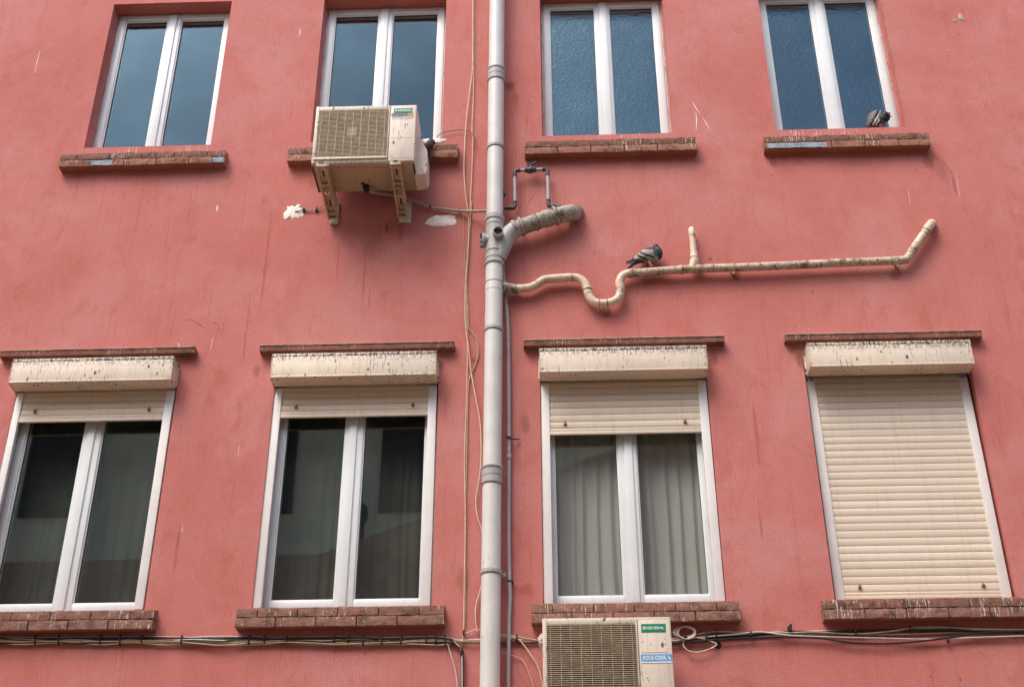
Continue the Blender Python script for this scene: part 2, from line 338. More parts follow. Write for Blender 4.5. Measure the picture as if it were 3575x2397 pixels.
# ---------------------------------------------------------------- facade
UZ = (8.035, 9.535); LZ = (4.35, 6.07)
house = thing('apartment_building', 'pink rendered apartment building with two rows of windows and brick tile sills', 'building', (0, 0, 0))
def make_wall():
    mb = MB()
    x0, x1, ztop = -7.5, 7.0, 12.2
    def band(z0, z1, ops):
        xs = [x0] + [v for o in ops for v in o] + [x1]
        for i in range(0, len(xs), 2): mb.add([(xs[i],0,z0),(xs[i+1],0,z0),(xs[i+1],0,z1),(xs[i],0,z1)], [(0,1,2,3)])
    band(0, LZ[0], []); band(*LZ, LO); band(LZ[1], UZ[0], []); band(*UZ, UP); band(UZ[1], ztop, [])
    for ops, (z0, z1), d, wob in ((UP, UZ, .30, .0), (LO, LZ, .30, 0)):
        for a, b in ops:
            mb.add([(a,0,z0),(a,d,z0),(a,d,z1),(a,0,z1)], [(0,1,2,3)]); mb.add([(b,0,z0),(b,d,z0),(b,d,z1),(b,0,z1)], [(0,1,2,3)])
            mb.add([(a,0,z0),(b,0,z0),(b,d,z0),(a,d,z0)], [(0,1,2,3)]); mb.add([(a,0,z1),(b,0,z1),(b,d,z1),(a,d,z1)], [(0,1,2,3)])
            if z0 > 7:                                                   # trowelled plaster lapping raggedly onto the frame
                n = 46
                for x, sg in ((a, 1), (b, -1)):
                    prev = None
                    for i in range(n+1):
                        z = z0+(z1-z0)*i/n; w = .006+.007*(.5+.5*math.sin(i*.9+a*7))*rnd()+.004*rnd()
                        q = [(x,.09,z), (x+sg*w,.108,z), (x+sg*w*.8,.122,z)]
                        if prev: mb.add(prev+q, [(0,1,4,3),(1,2,5,4)])
                        prev = q
    mb.add([(x0,0,0),(x0,5,0),(x0,5,ztop),(x0,0,ztop)], [(0,1,2,3)]); mb.add([(x1,0,0),(x1,5,0),(x1,5,ztop),(x1,0,ztop)], [(0,1,2,3)])
    mb.add([(x0,0,ztop),(x1,0,ztop),(x1,5,ztop),(x0,5,ztop)], [(0,1,2,3)]); mb.add([(x0,5,0),(x1,5,0),(x1,5,ztop),(x0,5,ztop)], [(0,1,2,3)])
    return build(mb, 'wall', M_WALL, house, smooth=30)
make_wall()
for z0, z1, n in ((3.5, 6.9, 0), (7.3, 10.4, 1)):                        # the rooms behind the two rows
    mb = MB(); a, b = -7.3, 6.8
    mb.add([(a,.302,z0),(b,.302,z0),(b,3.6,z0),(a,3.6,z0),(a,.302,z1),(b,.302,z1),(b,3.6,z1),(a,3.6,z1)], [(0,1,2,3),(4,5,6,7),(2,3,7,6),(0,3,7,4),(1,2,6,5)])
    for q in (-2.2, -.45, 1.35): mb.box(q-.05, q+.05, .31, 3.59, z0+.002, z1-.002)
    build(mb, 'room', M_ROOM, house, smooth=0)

def frame4(mb, x0, x1, z0, z1, w, y0, y1, b=.004, wb=None, wt=None):
    wb = wb or w; wt = wt or w
    mb.cbox(x0, x0+w, y0, y1, z0, z1, b); mb.cbox(x1-w, x1, y0, y1, z0, z1, b)
    mb.cbox(x0+w-.001, x1-w+.001, y0+.0015, y1, z0, z0+wb, b); mb.cbox(x0+w-.001, x1-w+.001, y0+.0015, y1, z1-wt, z1, b)
def window(x0, x1, z0, z1, yf, gl, label, of=.028, st=.052, cover=.056, rails=(.05,.05), mirror=False):
    """white two-leaf casement: window (outer frame) > sash, glass_pane, cover_strip, gasket"""
    mb = MB(); frame4(mb, x0+.001, x1-.001, z0+.001, z1-.001, of, yf+.012, yf+.09, .006)
    w = build(mb, 'window', M_PVC, house, label=label)
    c = (x0+x1)/2; off = .014 if mirror else -.014
    for a, b in ((x0+of-.006, c-.004+off*.4), (c+.004+off*.4, x1-of+.006)):
        mb = MB(); frame4(mb, a, b, z0+of-.004, z1-of+.004, st, yf, yf+.07, .007, rails[0], rails[1])
        frame4(mb, a+st-.004, b-st+.004, z0+of+rails[0]-.008, z1-of-rails[1]+.008, .013, yf+.011, yf+.06, .005)   # glazing bead
        s = build(mb, 'sash', M_PVC, w)
        mb = MB(); i = st+.007
        frame4(mb, a+i, b-i, z0+of+rails[0]+.003, z1-of-rails[1]-.003, .0045, yf+.019, yf+.03, .0008)
        build(mb, 'gasket', M_GASK, w)
        mb = MB(); mb.box(a+st-.001, b-st+.001, yf+.026, yf+.032, z0+of+rails[0]-.006, z1-of-rails[1]+.006)
        build(mb, 'glass_pane', gl, w, smooth=0)
    mb = MB(); mb.cbox(c-cover/2+off, c+cover/2+off, yf-.012, yf+.004, z0+of-.002, z1-of+.002, .004)
    build(mb, 'cover_strip', M_PVC, w)
    return w
TXT = ['upper window with clear glass reflecting blue sky, at the left end', 'upper window partly hidden behind the air conditioner',
       'upper window with pebbled glass beside the drainpipe', 'upper window with pebbled glass and a pigeon on its ledge']
for i, (a, b) in enumerate(UP): window(a, b, *UZ, .118, M_GL_UP if i < 2 else M_GL_FR, TXT[i], mirror=i > 1)
TXT = ['lower window with a dark pane, cut by the left edge', 'lower window with dark panes reflecting the house opposite',
       'lower window with a pale net curtain behind the glass', 'lower window hidden behind a closed cream shutter']
for i, (a, b) in enumerate(LO): window(a, b, LZ[0]+.025, LZ[1]-.05, .085, M_GL_LO, TXT[i], of=.034, st=.056, cover=.05, mirror=i > 1)

def sill(x0, x1, z0, z1, dep, lower, gaps=(), tile=M_TILE, label=None, mort=M_JOINT, grimy=True):
    """brick-tile sill: red core, two staggered courses of split-face tiles, gaps = stretches of the lower course where tiles fell off"""
    mb = MB(); jz = z0+(z1-z0)*.52
    mb.box(x0+.004, x1-.004, -dep+.012, .0, z0+.003, z1-.003, 2, {0: 1})
    mb.prism([(-dep+.012, z1-.003), (.0, z1+.03), (.05, z1+.032), (.05, z1-.003)], x0+.004, x1-.004, 'x', 1)
    L = .245
    for cz0, cz1, sh in ((z0, jz-.0025, .0), (jz+.0025, z1, .53)):
        x = x0 - L*(1-sh) if sh else x0
        while x < x1-.02:
            a = max(x, x0); b = min(x+L-.007, x1)
            if x1-b < .04: b = x1; x = x1
            if b-a < .06 and a > x0: a -= .007
            if b-a > .03:
                segs = [(a, b)]
                if cz0 == z0:
                    for g0, g1 in gaps:
                        segs = [q for s in segs for q in ((s[0], min(s[1], g0)), (max(s[0], g1), s[1])) if q[1]-q[0] > .02]
                for a2, b2 in segs:
                    fr = -dep-U(0, .004); n = max(2, int((b2-a2)/.02)); pt = [a2+(b2-a2)*k/n for k in range(n+1)]
                    # rough split face: jittered front grid
                    rows = 4; vs = []; fs = []
                    for r in range(rows):
                        for k, xx in enumerate(pt):
                            e = r in (0, rows-1)
                            zz = cz0+(cz1-cz0)*r/(rows-1)+(U(-.0022,.0022) if e else 0)
                            vs.append((xx, fr+U(-.003,.003)+(.002 if e else 0), zz))
                    for r in range(rows-1):
                        for k in range(n): q = r*(n+1)+k; fs.append((q, q+1, q+n+2, q+n+1))
                    m = len(vs)
                    for r in range(rows):
                        for xx in pt: vs.append((xx, -dep+.011, cz0+(cz1-cz0)*r/(rows-1)))
                    for k in range(n): fs.append((k, m+k, m+k+1, k+1)); q = (rows-1)*(n+1)+k; fs.append((q, q+1, m+q+1, m+q))
                    for r in range(rows-1): q = r*(n+1); fs.append((q, q+n+1, m+q+n+1, m+q)); q += n; fs.append((q, m+q, m+q+n+1, q+n+1))
                    mb.add(vs, fs, 3 if sh and grimy else 0)
            x += L
    for x, s in ((x0, 1), (x1, -1)):                                     # tiles on the two ends
        a, b = sorted((x-s*.001, x+s*.006)); mb.cbox(a, b, -dep+.004, -.002, jz+.002, z1, .002, 0); mb.cbox(a, b, -dep+.004, -.002, z0, jz-.002, .002, 0)
    o = build(mb, 'window_sill', [tile, M_RED, mort, M_TILEG], house, smooth=40, label=label)
    for g0, g1 in gaps:
        p = MB(); n = 14; top = []; bot = []
        for k in range(n+1): x = g0+(g1-g0)*k/n; top.append((x, jz-.003-U(0,.004))); bot.append((x, z0+.004+U(0,.007)))
        p.prism(bot+top[::-1], -dep+.003, -dep+.0115, 'y'); build(p, 'bare_patch', M_BLUE, o, smooth=0)
    return o
sill(-3.655,-2.412, 7.80, 7.915, .075, False, ((-3.42,-3.255), (-2.506,-2.42)), label='brick tile sill with two bare blue patches')
sill(-1.942,-.675, 7.80, 7.92, .075, False, label='brick tile sill behind the air conditioner')
sill(-.178, 1.086, 7.81, 7.925, .075, False, label='brick tile sill with white droppings beside the drainpipe')
sill(1.582, 2.785, 7.80, 7.912, .075, False, ((1.602, 2.035),), label='brick tile sill with a long bare blue patch under the pigeon')
for i, (a, b, tl) in enumerate(((-3.70,-2.452,M_TILE2), (-1.947,-.688,M_TILE2), (-.161,1.081,M_TILE2), (1.577,2.86,M_TILE4))):
    sill(a, b, 4.232, 4.348, .08, True, tile=tl, mort=M_JOINT2, grimy=i == 3)
for a, b in ((-3.78,-2.435), (-1.992,-.667), (-.199,1.152), (1.557,2.865)):
    mb = MB(); n = 40
    for k in range(n):
        xa = a+(b-a)*k/n; xb = a+(b-a)*(k+1)/n
        mb.box(xa, xb, -.058-U(0,.0015), 0, 6.174, 6.214)
    o = build(mb, 'lintel', M_LINT, house, smooth=0)
    mb = MB()
    for k in range(n):
        xa = a+(b-a)*k/n; xb = a+(b-a)*(k+1)/n; mb.box(xa, xb, -.063-U(0,.002), 0, 6.2145, 6.2185+U(0,.001))
    build(mb, 'dirt_crust', M_CAP, o, smooth=0)

def blob(name, px, py, w, h, mat, seed, jag=.3, lumps=None):
    rs = random.Random(seed); c = at(px, py, 0); n = 72; mb = MB(); out = []
    ph = [rs.uniform(0, 6.28) for _ in range(6)]
    for k in range(n):
        t = 2*math.pi*k/n; f = 1+jag*(.5*math.sin(2*t+ph[0])+.35*math.sin(3*t+ph[1])+.3*math.sin(5*t+ph[2])+.22*math.sin(9*t+ph[3])+.25*math.sin(17*t+ph[4])+rs.uniform(-.22,.22))
        cs, sn = math.cos(t), math.sin(t); out.append((c.x+math.copysign(abs(cs)**.7, cs)*w/2*f, c.z+math.copysign(abs(sn)**.7, sn)*h/2*f))
    vs = [(x,-.0008,z) for x, z in out]+[(c.x+(x-c.x)*.93, -.0032-rs.uniform(0,.0006), c.z+(z-c.z)*.93) for x, z in out]+[(c.x+(x-c.x)*.4, -.004-rs.uniform(0,.001), c.z+(z-c.z)*.4) for x, z in out]+[(c.x,-.0045,c.z)]
    fs = [(j*n+k, j*n+(k+1) % n, (j+1)*n+(k+1) % n, (j+1)*n+k) for j in range(2) for k in range(n)]+[(2*n+k, 2*n+(k+1) % n, 3*n) for k in range(n)]
    mb.add(vs, fs); return build(mb, name, mat, house, smooth=60)
blob('filler_patch', 1026, 741, .115, .135, M_PLAS, 3, .36)
blob('filler_patch', 1543, 771, .20, .105, M_PLAS, 21, .15)
blob('filler_patch', 1517, 492, .15, .05, M_PLAS, 8, .25)
blob('bare_render_patch', 3355, 62, .035, .075, M_GRYP, 11, .4)
blob('bare_render_patch', 3333, 73, .02, .03, M_GRYP, 12, .4)
def scratch(pts, w, mat, name='scratch'):
    mb = MB(); q = [at(x, y, -.0012) for x, y in pts]
    mb.tube(q, [w*(.3 if k in (0, len(q)-1) else U(.5,1.1)) for k in range(len(q))], 5, 3, flat=(1,.15,1)); return build(mb, name, mat, house)
scratch([(2418,356),(2428,375),(2444,397)], .004, M_PLAS); scratch([(2453,410),(2466,432),(2478,452)], .003, M_PLAS)
scratch([(2429,390),(2432,420),(2430,453)], .004, M_PLAS); scratch([(757,716),(759,728),(755,738)], .005, M_PLAS); scratch([(744,1176),(738,1205),(732,1225)], .0022, M_PLAS)
scratch([(1046,100),(1048,112),(1044,128)], .004, M_PLAS); scratch([(140,178),(130,215),(121,255)], .003, M_PLAS); scratch([(622,1196),(628,1215),(640,1232)], .003, M_PLAS)
scratch([(648,1118),(662,1114),(680,1122),(700,1135),(715,1142)], .0022, M_CRACK, 'crack'); scratch([(735,1130),(745,1126),(762,1135),(763,1150),(752,1158)], .0016, M_CRACK, 'crack')
scratch([(3238,515),(3262,545),(3300,572),(3330,610),(3372,628)], .0013, M_CRACK, 'crack'); scratch([(3300,572),(3318,600),(3312,640),(3325,690)], .0011, M_CRACK, 'crack'); scratch([(3338,600),(3344,640),(3352,690)], .002, M_PLAS)
scratch([(3170,660),(3174,690),(3180,715)], .0016, M_PLAS); scratch([(1866,674),(1854,695),(1842,715),(1836,735),(1839,752)], .0018, M_CRACK, 'crack')

# ---------------------------------------------------------------- roller shutters
def shutter(x0, x1, zb, rec, label, y1=-.13):
    """surface mounted roller shutter: shutter_box > top_strip, end_plate; slat_curtain > bottom_bar, stopper; guide_rail"""
    T = thing('roller_shutter', label, 'roller shutter', ((x0+x1)/2, 0, 5.925), 'roller shutters over the lower windows')
    mb = MB(); mb.cbox(x0+.005, x1-.005, y1, -.001, 5.925, 6.0835, .004); mb.cbox(x0+.006, x1-.006, y1-.004, y1+.01, 5.9235, 5.934, .003)
    b = build(mb, 'shutter_box', M_BOX, T)
    mb = MB(); mb.cbox(x0+.005, x1-.005, y1+.001, -.001, 6.0865, 6.108, .003); build(mb, 'top_strip', M_BOX, b)
    for a, c in ((x0, x0+.004), (x1-.004, x1)):
        mb = MB(); mb.cbox(a, c, y1-.002, .0, 5.922, 6.108, .001)
        mb.box(a-.008 if a == x0 else c, a if a == x0 else c+.008, -.012, -.001, 5.94, 6.10); build(mb, 'end_plate', M_BOX, b)
    for k in range(6):
        mb = MB(); x = x0+.015 if k < 2 else x1-.015 if k < 4 else (x0+x1)/2; z = (5.95, 6.02)[k % 2]; mb.ring((x, y1-.001, z), (0,1,0), .0035, .004, 10); build(mb, 'screw', M_KNOB, b)
    rw = .057; yr = rec
    for a in (x0+.004, x1-.004-rw):
        mb = MB(); mb.cbox(a, a+rw, yr, yr+.036, 4.383, 5.9235, .005); build(mb, 'guide_rail', M_RAIL, T)
    # slats: arched profile, each with a dark hinge groove below
    mb = MB(); p = .0505; z = zb+.046; ys = yr+.012; a, c = x0+.004+rw-.004, x1-.004-rw+.004
    prof = []
    prof.append((ys+.006, zb+.045))
    while z < 5.96:
        for k in range(7):
            t = k/6; prof.append((ys-.0028*math.sin(math.pi*min(1, t*1.02))**.6, z+.002+(p-.0045)*t))
        prof.append((ys+.0045, z+p-.0018)); prof.append((ys+.0045, z+p-.0002)); z += p
    n = len(prof); vs = [(a, y, q) for y, q in prof]+[(c, y, q) for y, q in prof]+[(a, ys+.01, q) for y, q in prof]+[(c, ys+.01, q) for y, q in prof]
    fs = [(i, n+i, n+i+1, i+1) for i in range(n-1)]+[(2*n+i, 3*n+i, 3*n+i+1, 2*n+i+1) for i in range(n-1)]+[(0, n, 3*n, 2*n)]
    mb.add(vs, fs); s = build(mb, 'slat_curtain', M_SLAT, T, smooth=50)
    mb = MB(); mb.cbox(a, c, ys-.007, ys+.012, zb, zb+.024, .003); mb.cbox(a, c, ys-.005, ys+.012, zb+.0265, zb+.0445, .003); build(mb, 'bottom_bar', M_SLAT, s)
    for x in (a+.105, c-.105):
        mb = MB(); mb.tube([(x, ys, zb+.075), (x, ys-.012, zb+.074), (x, ys-.018, zb+.072)], [.012,.011,.007], 12); mb.tube([(x, ys-.004, zb+.10), (x, ys-.006, zb+.078)], [.004,.009], 8); build(mb, 'stopper', M_KNOB, s)
    return T
shutter(-3.645,-2.549, 5.700, .004, 'cream roller shutter pulled up almost fully, cut by the left edge of the photo')
shutter(-1.884,-.779, 5.700, .010, 'cream roller shutter showing three slats, directly left of the drainpipe')
shutter(-.093, 1.016, 5.536, .010, 'cream roller shutter lowered a quarter, above the net curtain window')
shutter(1.680, 2.750, 4.398, .048, 'fully closed cream roller shutter covering the rightmost lower window')

# ---------------------------------------------------------------- curtains
def curtain(x0, x1, y, z0, z1, mat, label, amp, seed, cat='curtain'):
    rs = random.Random(seed); n = 220; mb = MB(); vs = []; rows = 8
    kn = [(x0-.05, 0.)]; up_ = 1                                           # uneven pleats: alternate crests and valleys
    while kn[-1][0] < x1+.1: kn.append((kn[-1][0]+(rs.uniform(.014,.03) if up_ > 0 else rs.uniform(.025,.085)), amp*rs.uniform(.5,1.)*up_*.5)); up_ = -up_
    def fold(x):
        for (xa, ya), (xb, yb) in zip(kn, kn[1:]):
            if xa <= x <= xb: q = (x-xa)/(xb-xa); return ya+(yb-ya)*(.5-.5*math.cos(math.pi*q))
        return 0.
    for j in range(rows+1):
        z = z1+(z0-z1)*j/rows; g = .75+.35*j/rows
        for i in range(n+1):
            x = x0+(x1-x0)*i/n; d = g*fold(x+.006*math.sin(j*.9+x*9)); vs.append((x+.2*d, y+d, z))
    m = len(vs); vs += [(p[0], p[1]+.003, p[2]) for p in vs]
    for j in range(rows):
        for i in range(n): q = j*(n+1)+i; fs = (q, q+1, q+n+2, q+n+1); mb.f.append(fs); mb.m.append(0); mb.f.append(tuple(m+k for k in fs)); mb.m.append(0)
    mb.v = [Vector(v) for v in vs]
    o = mb.build('curtain', mat, None, smooth=80, base=((x0+x1)/2, y, z1)); return tag(o, label, cat)
curtain(-.085, .945, .200, 4.36, 6.0, M_CURT, 'pale grey net curtain hanging in narrow folds behind the window above the lower air conditioner', .030, 4)
curtain(-1.86,-.79, .27, 4.36, 6.0, M_CURD, 'dim dark curtain behind the lower window just left of the drainpipe', .012, 9)
curtain(-3.62,-2.55, .27, 4.36, 6.0, M_CURD, 'dim dark curtain behind the lower window at the left edge', .010, 12)

# ---------------------------------------------------------------- lettering
def letters(mb, txt, x0, x1, zc, h, y, th=.0012, mi=0, bold=.0):
    cu = bpy.data.curves.new('lettering', 'FONT'); cu.body = txt; cu.size = 1; cu.extrude = 0; cu.offset = bold; cu.resolution_u = 3
    o = bpy.data.objects.new('lettering', cu); COL.objects.link(o); bpy.context.view_layer.update()
    me = bpy.data.meshes.new_from_object(o.evaluated_get(bpy.context.evaluated_depsgraph_get()))
    xs = [v.co.x for v in me.vertices]; ys = [v.co.y for v in me.vertices]
    sx = (x1-x0)/(max(xs)-min(xs)); sz = h/(max(ys)-min(ys))
    P = [(x0+(v.co.x-min(xs))*sx, zc-h/2+(v.co.y-min(ys))*sz) for v in me.vertices]; n = len(P)
    ed = {}
    for p in me.polygons:
        for k in p.edge_keys: ed[k] = ed.get(k, 0)+1
    fs = [tuple(p.vertices) for p in me.polygons]+[(a, b, n+b, n+a) for (a, b), c in ed.items() if c == 1]
    mb.add([(x, y-th, z) for x, z in P]+[(x, y, z) for x, z in P], fs, mi)
    bpy.data.objects.remove(o); bpy.data.curves.remove(cu); bpy.data.meshes.remove(me)

# ---------------------------------------------------------------- air conditioners
def ac_unit(x0, z0, label, low):
    W, H, yf, yb = .727, .527, -.45, -.12
    X = lambda u: x0+W*u; Z = lambda v: z0+H*v
    T = thing('air_conditioner', label, 'air conditioner', (x0+W/2, (yf+yb)/2, z0), 'outdoor air conditioning units')
    gx0, gx1, gz0, gz1 = X(.035), X(.722), Z(.098), Z(.925)
    mb = MB()
    mb.cbox(X(0), X(1), yf+.045, yb, Z(.012), Z(1), .018)                              # case behind the front
    mb.cbox(X(0), gx0, yf, yf+.07, Z(0.01), Z(1), .016); mb.cbox(gx0-.012, X(.74), yf+.003, yf+.07, gz1, Z(.999), .012); mb.cbox(gx0-.012, X(.74), yf+.001, yf+.07, Z(.011), gz0, .012)
    mb.cbox(gx1, X(.738), yf+.004, yf+.07, gz0-.01, gz1+.01, .004)
    mb.cbox(X(.02), X(.735), yf-.012, yf+.02, gz0-.022, gz0-.004, .006)                 # lip under the grille
    mb.cbox(X(-.002), X(1.002), yf+.012, yb+.002, Z(.955), Z(1.004), .014)               # lid
    c = build(mb, 'casing', M_AC, T, smooth=50)
    mb = MB(); mb.cbox(X(.742), X(1), yf-.001, yf+.07, Z(.012), Z(.965), .013)
    fp = build(mb, 'front_panel', M_AC, T, smooth=50)
    for v in ((.73, .40, .06) if not low else (.60,)):
        mb = MB(); mb.box(X(.765), X(.965), yf-.0018, yf-.0006, Z(v), Z(v)+.0016); build(mb, 'panel_seam', M_SEAL, fp, smooth=0)
    mb = MB(); mb.box(gx0-.01, gx1+.01, yf+.036, yf+.04, gz0-.01, gz1+.01); build(mb, 'coil', M_COIL, T, smooth=0)
    fx, fz, fr = (gx0+gx1)/2, (gz0+gz1)/2, .20                                          # fan behind the guard
    mb = MB(); mb.tube([(fx, yf+.036, fz), (fx, yf+.020, fz)], [.05,.045], 20)
    for k in range(4):
        a = k*math.pi/2+.5; vs = []
        for j in range(7):
            rr = .045+(fr-.045)*j/6; w = .28-.10*j/6
            vs += [(fx+rr*math.cos(a-w), yf+.034, fz+rr*math.sin(a-w)), (fx+rr*math.cos(a+w), yf+.024, fz+rr*math.sin(a+w))]
        mb.add(vs, [(2*j, 2*j+1, 2*j+3, 2*j+2) for j in range(6)])
    build(mb, 'fan', M_FAN, T)
    mb = MB(); n = 37 if not low else 37
    for k in range(n):
        z = gz0+(gz1-gz0)*(k+.5)/n; mb.box(gx0, gx1, yf-.004, yf+.004, z-.0016, z+.0016)
    for k in range(9):
        x = gx0+(gx1-gx0)*(k+.35)/8.7; mb.box(x-.0013, x+.0013, yf-.0065, yf-.002, gz0, gz1)
    g = build(mb, 'grille', M_GRILL, T, smooth=0)
    if not low:
        mb = MB()
        for k in range(9): z = fz-.035+k*.0088+.01; mb.box(fx-.035, fx+.03, yf-.0048, yf-.0005, z-.0035, z+.0035)
        build(mb, 'guard_badge', M_FANB, g, smooth=0)
    mb = MB(); mb.cbox(X(.0), X(1.), yf+.008, yb, Z(0), Z(.014), .004); mb.cbox(X(.10), X(.90), yf+.05, yb-.05, Z(-.008), Z(.003), .004); mb.cbox(X(.60), X(.70), yf+.06, yb-.03, Z(-.014), Z(-.005), .003)
    bp = build(mb, 'base_pan', M_ACB, T, smooth=50)
    mb = MB()
    for x, y, r in ((.46,-.22,.014), (.40,-.245,.006), (.53,-.245,.006), (.70,-.20,.004)): mb.ring((X(x), y, Z(-.009)), (0,0,1), r, .004, 14)
    for k in range(2): mb.box(X((.0,.985)[k]), X((.015,1.0)[k]), yf+.03, yb-.004, Z(-.004), Z(.0005))
    build(mb, 'drain_hole', M_BLK, bp, smooth=0)
    mb = MB()                                                                            # valve cover on the right flank
    q = .5 if low else 1
    mb.prism([(X(1)-.01,Z(.66*q)), (X(1)+.02,Z(.60*q)), (X(1)+.072,Z(.40*q)), (X(1)+.078,Z(.07*q)), (X(1)+.066,Z(.0)), (X(1)-.01,Z(-.03))], -.315, -.135, 'y')
    build(mb, 'valve_cover', M_AC, T, smooth=0)
    if low:
        mb = MB(); mb.prism([(X(0)+.01,Z(.93)), (X(0)-.012,Z(.92)), (X(0)-.03,Z(.87)), (X(0)-.016,Z(.82)), (X(0)+.01,Z(.81))], -.30, -.20, 'y'); build(mb, 'side_handle', M_AC, T, smooth=0)
    py = yf-.001
    px0, px1, pz0, pz1 = (X(.775), X(.962), Z(.845), Z(.925)) if not low else (X(.768), X(.958), Z(.825), Z(.915))
    mb = MB(); mb.cbox(px0, px1, py-.0025, py+.004, pz0, pz1, .001); pl = build(mb, 'nameplate', M_GREEN, T, smooth=0)
    zc = (pz0+pz1)/2; h = (pz1-pz0)*.36; w = px1-px0; yy = py-.0024
    mb = MB(); letters(mb, 'GENERAL', px0+w*.215, px1-w*.06, zc, h, yy, bold=.018)
    lx = px0+w*.125; rr = h*.56; n = 20                                                    # the round mark before the name: ring with an upright bar
    ring = [(lx+rr*k2*math.cos(2*math.pi*k/n), zc+rr*k2*math.sin(2*math.pi*k/n)) for k2 in (1., .62) for k in range(n)]
    mb.add([(x, yy-.0012, z) for x, z in ring], [(k, (k+1) % n, n+(k+1) % n, n+k) for k in range(n)]); mb.box(lx-rr*.2, lx+rr*.2, yy-.0013, yy, zc-rr*.7, zc+rr*.7)
    build(mb, 'lettering', M_WTXT, pl, smooth=0)
    mb = MB()
    if not low:
        mb.box(X(.755), X(.915), py-.0012, py+.003, Z(.785), Z(.838), 0); mb.box(X(.9152), X(.975), py-.0012, py+.003, Z(.785), Z(.838), 1); mb.box(X(.765), X(.975), py-.001, py+.003, Z(.752), Z(.783), 2)
        s = build(mb, 'sticker', [M_NAVY, M_GOLD, m_plain('faded_pink_sticker', (.52,.40,.34), .5, .25, 40)], T, smooth=0)
        mb = MB(); letters(mb, 'ROCK COOL', X(.762), X(.91), Z(.812), H*.03, py-.0011, .0008, bold=.01); build(mb, 'lettering', M_GTXT, s, smooth=0)
    else:
        mb.box(X(.755), X(1.0)-.004, py-.0014, py+.003, Z(.50), Z(.582)); s = build(mb, 'sticker', M_SKYB, T, smooth=0)
        mb = MB(); letters(mb, 'ROCK COOL', X(.77), X(.95), Z(.545), H*.045, py-.0013, .001, bold=.03); build(mb, 'lettering', M_WTXT, s, smooth=0)
        mb = MB(); mb.add([(X(.962), py-.0022, Z(.57)), (X(.985), py-.0022, Z(.525)), (X(.965), py-.0022, Z(.53))], [(0,1,2)]); mb.box(X(.755), X(1.0)-.004, py-.0022, py-.001, Z(.488), Z(.502)); build(mb, 'sticker_edge', M_WTXT, s, smooth=0)
    return T
ac_unit(-1.674, 7.462, 'weathered cream air conditioner on two wall brackets in front of an upper window', False)
ac_unit(-.094, 3.606, 'cream air conditioner with blue sticker under the net curtain window, at the bottom edge', True)

def bracket(xf, xw, label, ear=0.):
    """moulded strut bracket: support_arm, strut (two flanges with ribs and a cross), wall_plate"""
    T = thing('wall_bracket', label, 'bracket', (xw, 0, 7.27), 'brackets under the upper air conditioner')
    w = .037
    mb = MB(); mb.cbox(xw-w*.55, xw+w*.55, -.46, -.014, 7.432, 7.449, .003); mb.cbox(xf-w, xf+w, -.468, -.425, 7.424, 7.4515, .004); build(mb, 'support_arm', M_BRK, T)
    mb = MB(); mb.cbox(xw-w*.8, xw+w*.8+ear, -.0135, 0, 7.262, 7.45, .002); build(mb, 'wall_plate', M_PIPE, T)
    A = Vector((xf, -.445, 7.43)); B = Vector((xw, -.03, 7.292)); d = (B-A); L = d.length; d.normalize()
    sx = Vector((1,0,0)); sx = (sx-d*sx.dot(d)).normalized(); nn = sx.cross(d).normalized()
    if nn.z > 0: nn = -nn                                                                 # nn points down and out, towards the street
    mb = MB()
    def bar(u0, u1, t0, t1, n0, n1):
        vs = [A+sx*u+d*(t*L)+nn*q for q in (n0, n1) for t in (t0, t1) for u in (u0, u1)]
        mb.add(vs, [(0,1,3,2),(4,6,7,5),(0,4,5,1),(2,3,7,6),(1,5,7,3),(0,2,6,4)])
    bar(-w, -w+.012, 0, 1, -.012, .014); bar(w-.012, w, 0, 1, -.012, .014); bar(-w+.012, w-.012, 0, .30, -.012, -.009); bar(-w+.012, w-.012, .56, 1, -.012, -.009)
    for t0, t1 in ((0,.045), (.30,.33), (.40,.42), (.545,.57), (.86,.885), (.965,1.0)): bar(-w+.0122, w-.0122, t0, t1, -.0115, .011)
    for s in (1, -1):                                                                     # the moulded cross
        p = [A+sx*(s*-.022)+d*(L*.425), A+sx*(s*.022)+d*(L*.54)]; mb.tube([p[0]+nn*.005, p[1]+nn*.005], .0035, 6)
    st = build(mb, 'strut', M_BRK, T, smooth=0)
    mb = MB(); 
    for t in (.12, .70): c = A+d*(L*t)-nn*.0084; mb.add([c+sx*a+d*b for a, b in ((-.006,-.03),(.006,-.03),(.006,.03),(-.006,.03))], [(0,1,2,3)])
    build(mb, 'slot', M_BLK, st, smooth=0)
    mb = MB(); mb.ring((xf, -.447, 7.456), (0,0,1), .012, .012, 8); mb.tube([(xf-.018,-.47,7.4515),(xf,-.474,7.456),(xf+.018,-.47,7.4515)], .003, 6, 4); build(mb, 'bolt', M_GASK, T)
bracket(-1.597, -1.567, 'cream wall bracket under the left end of the upper air conditioner')
bracket(-1.076, -1.063, 'cream wall bracket under the right end of the upper air conditioner, by the drain hose', .026)

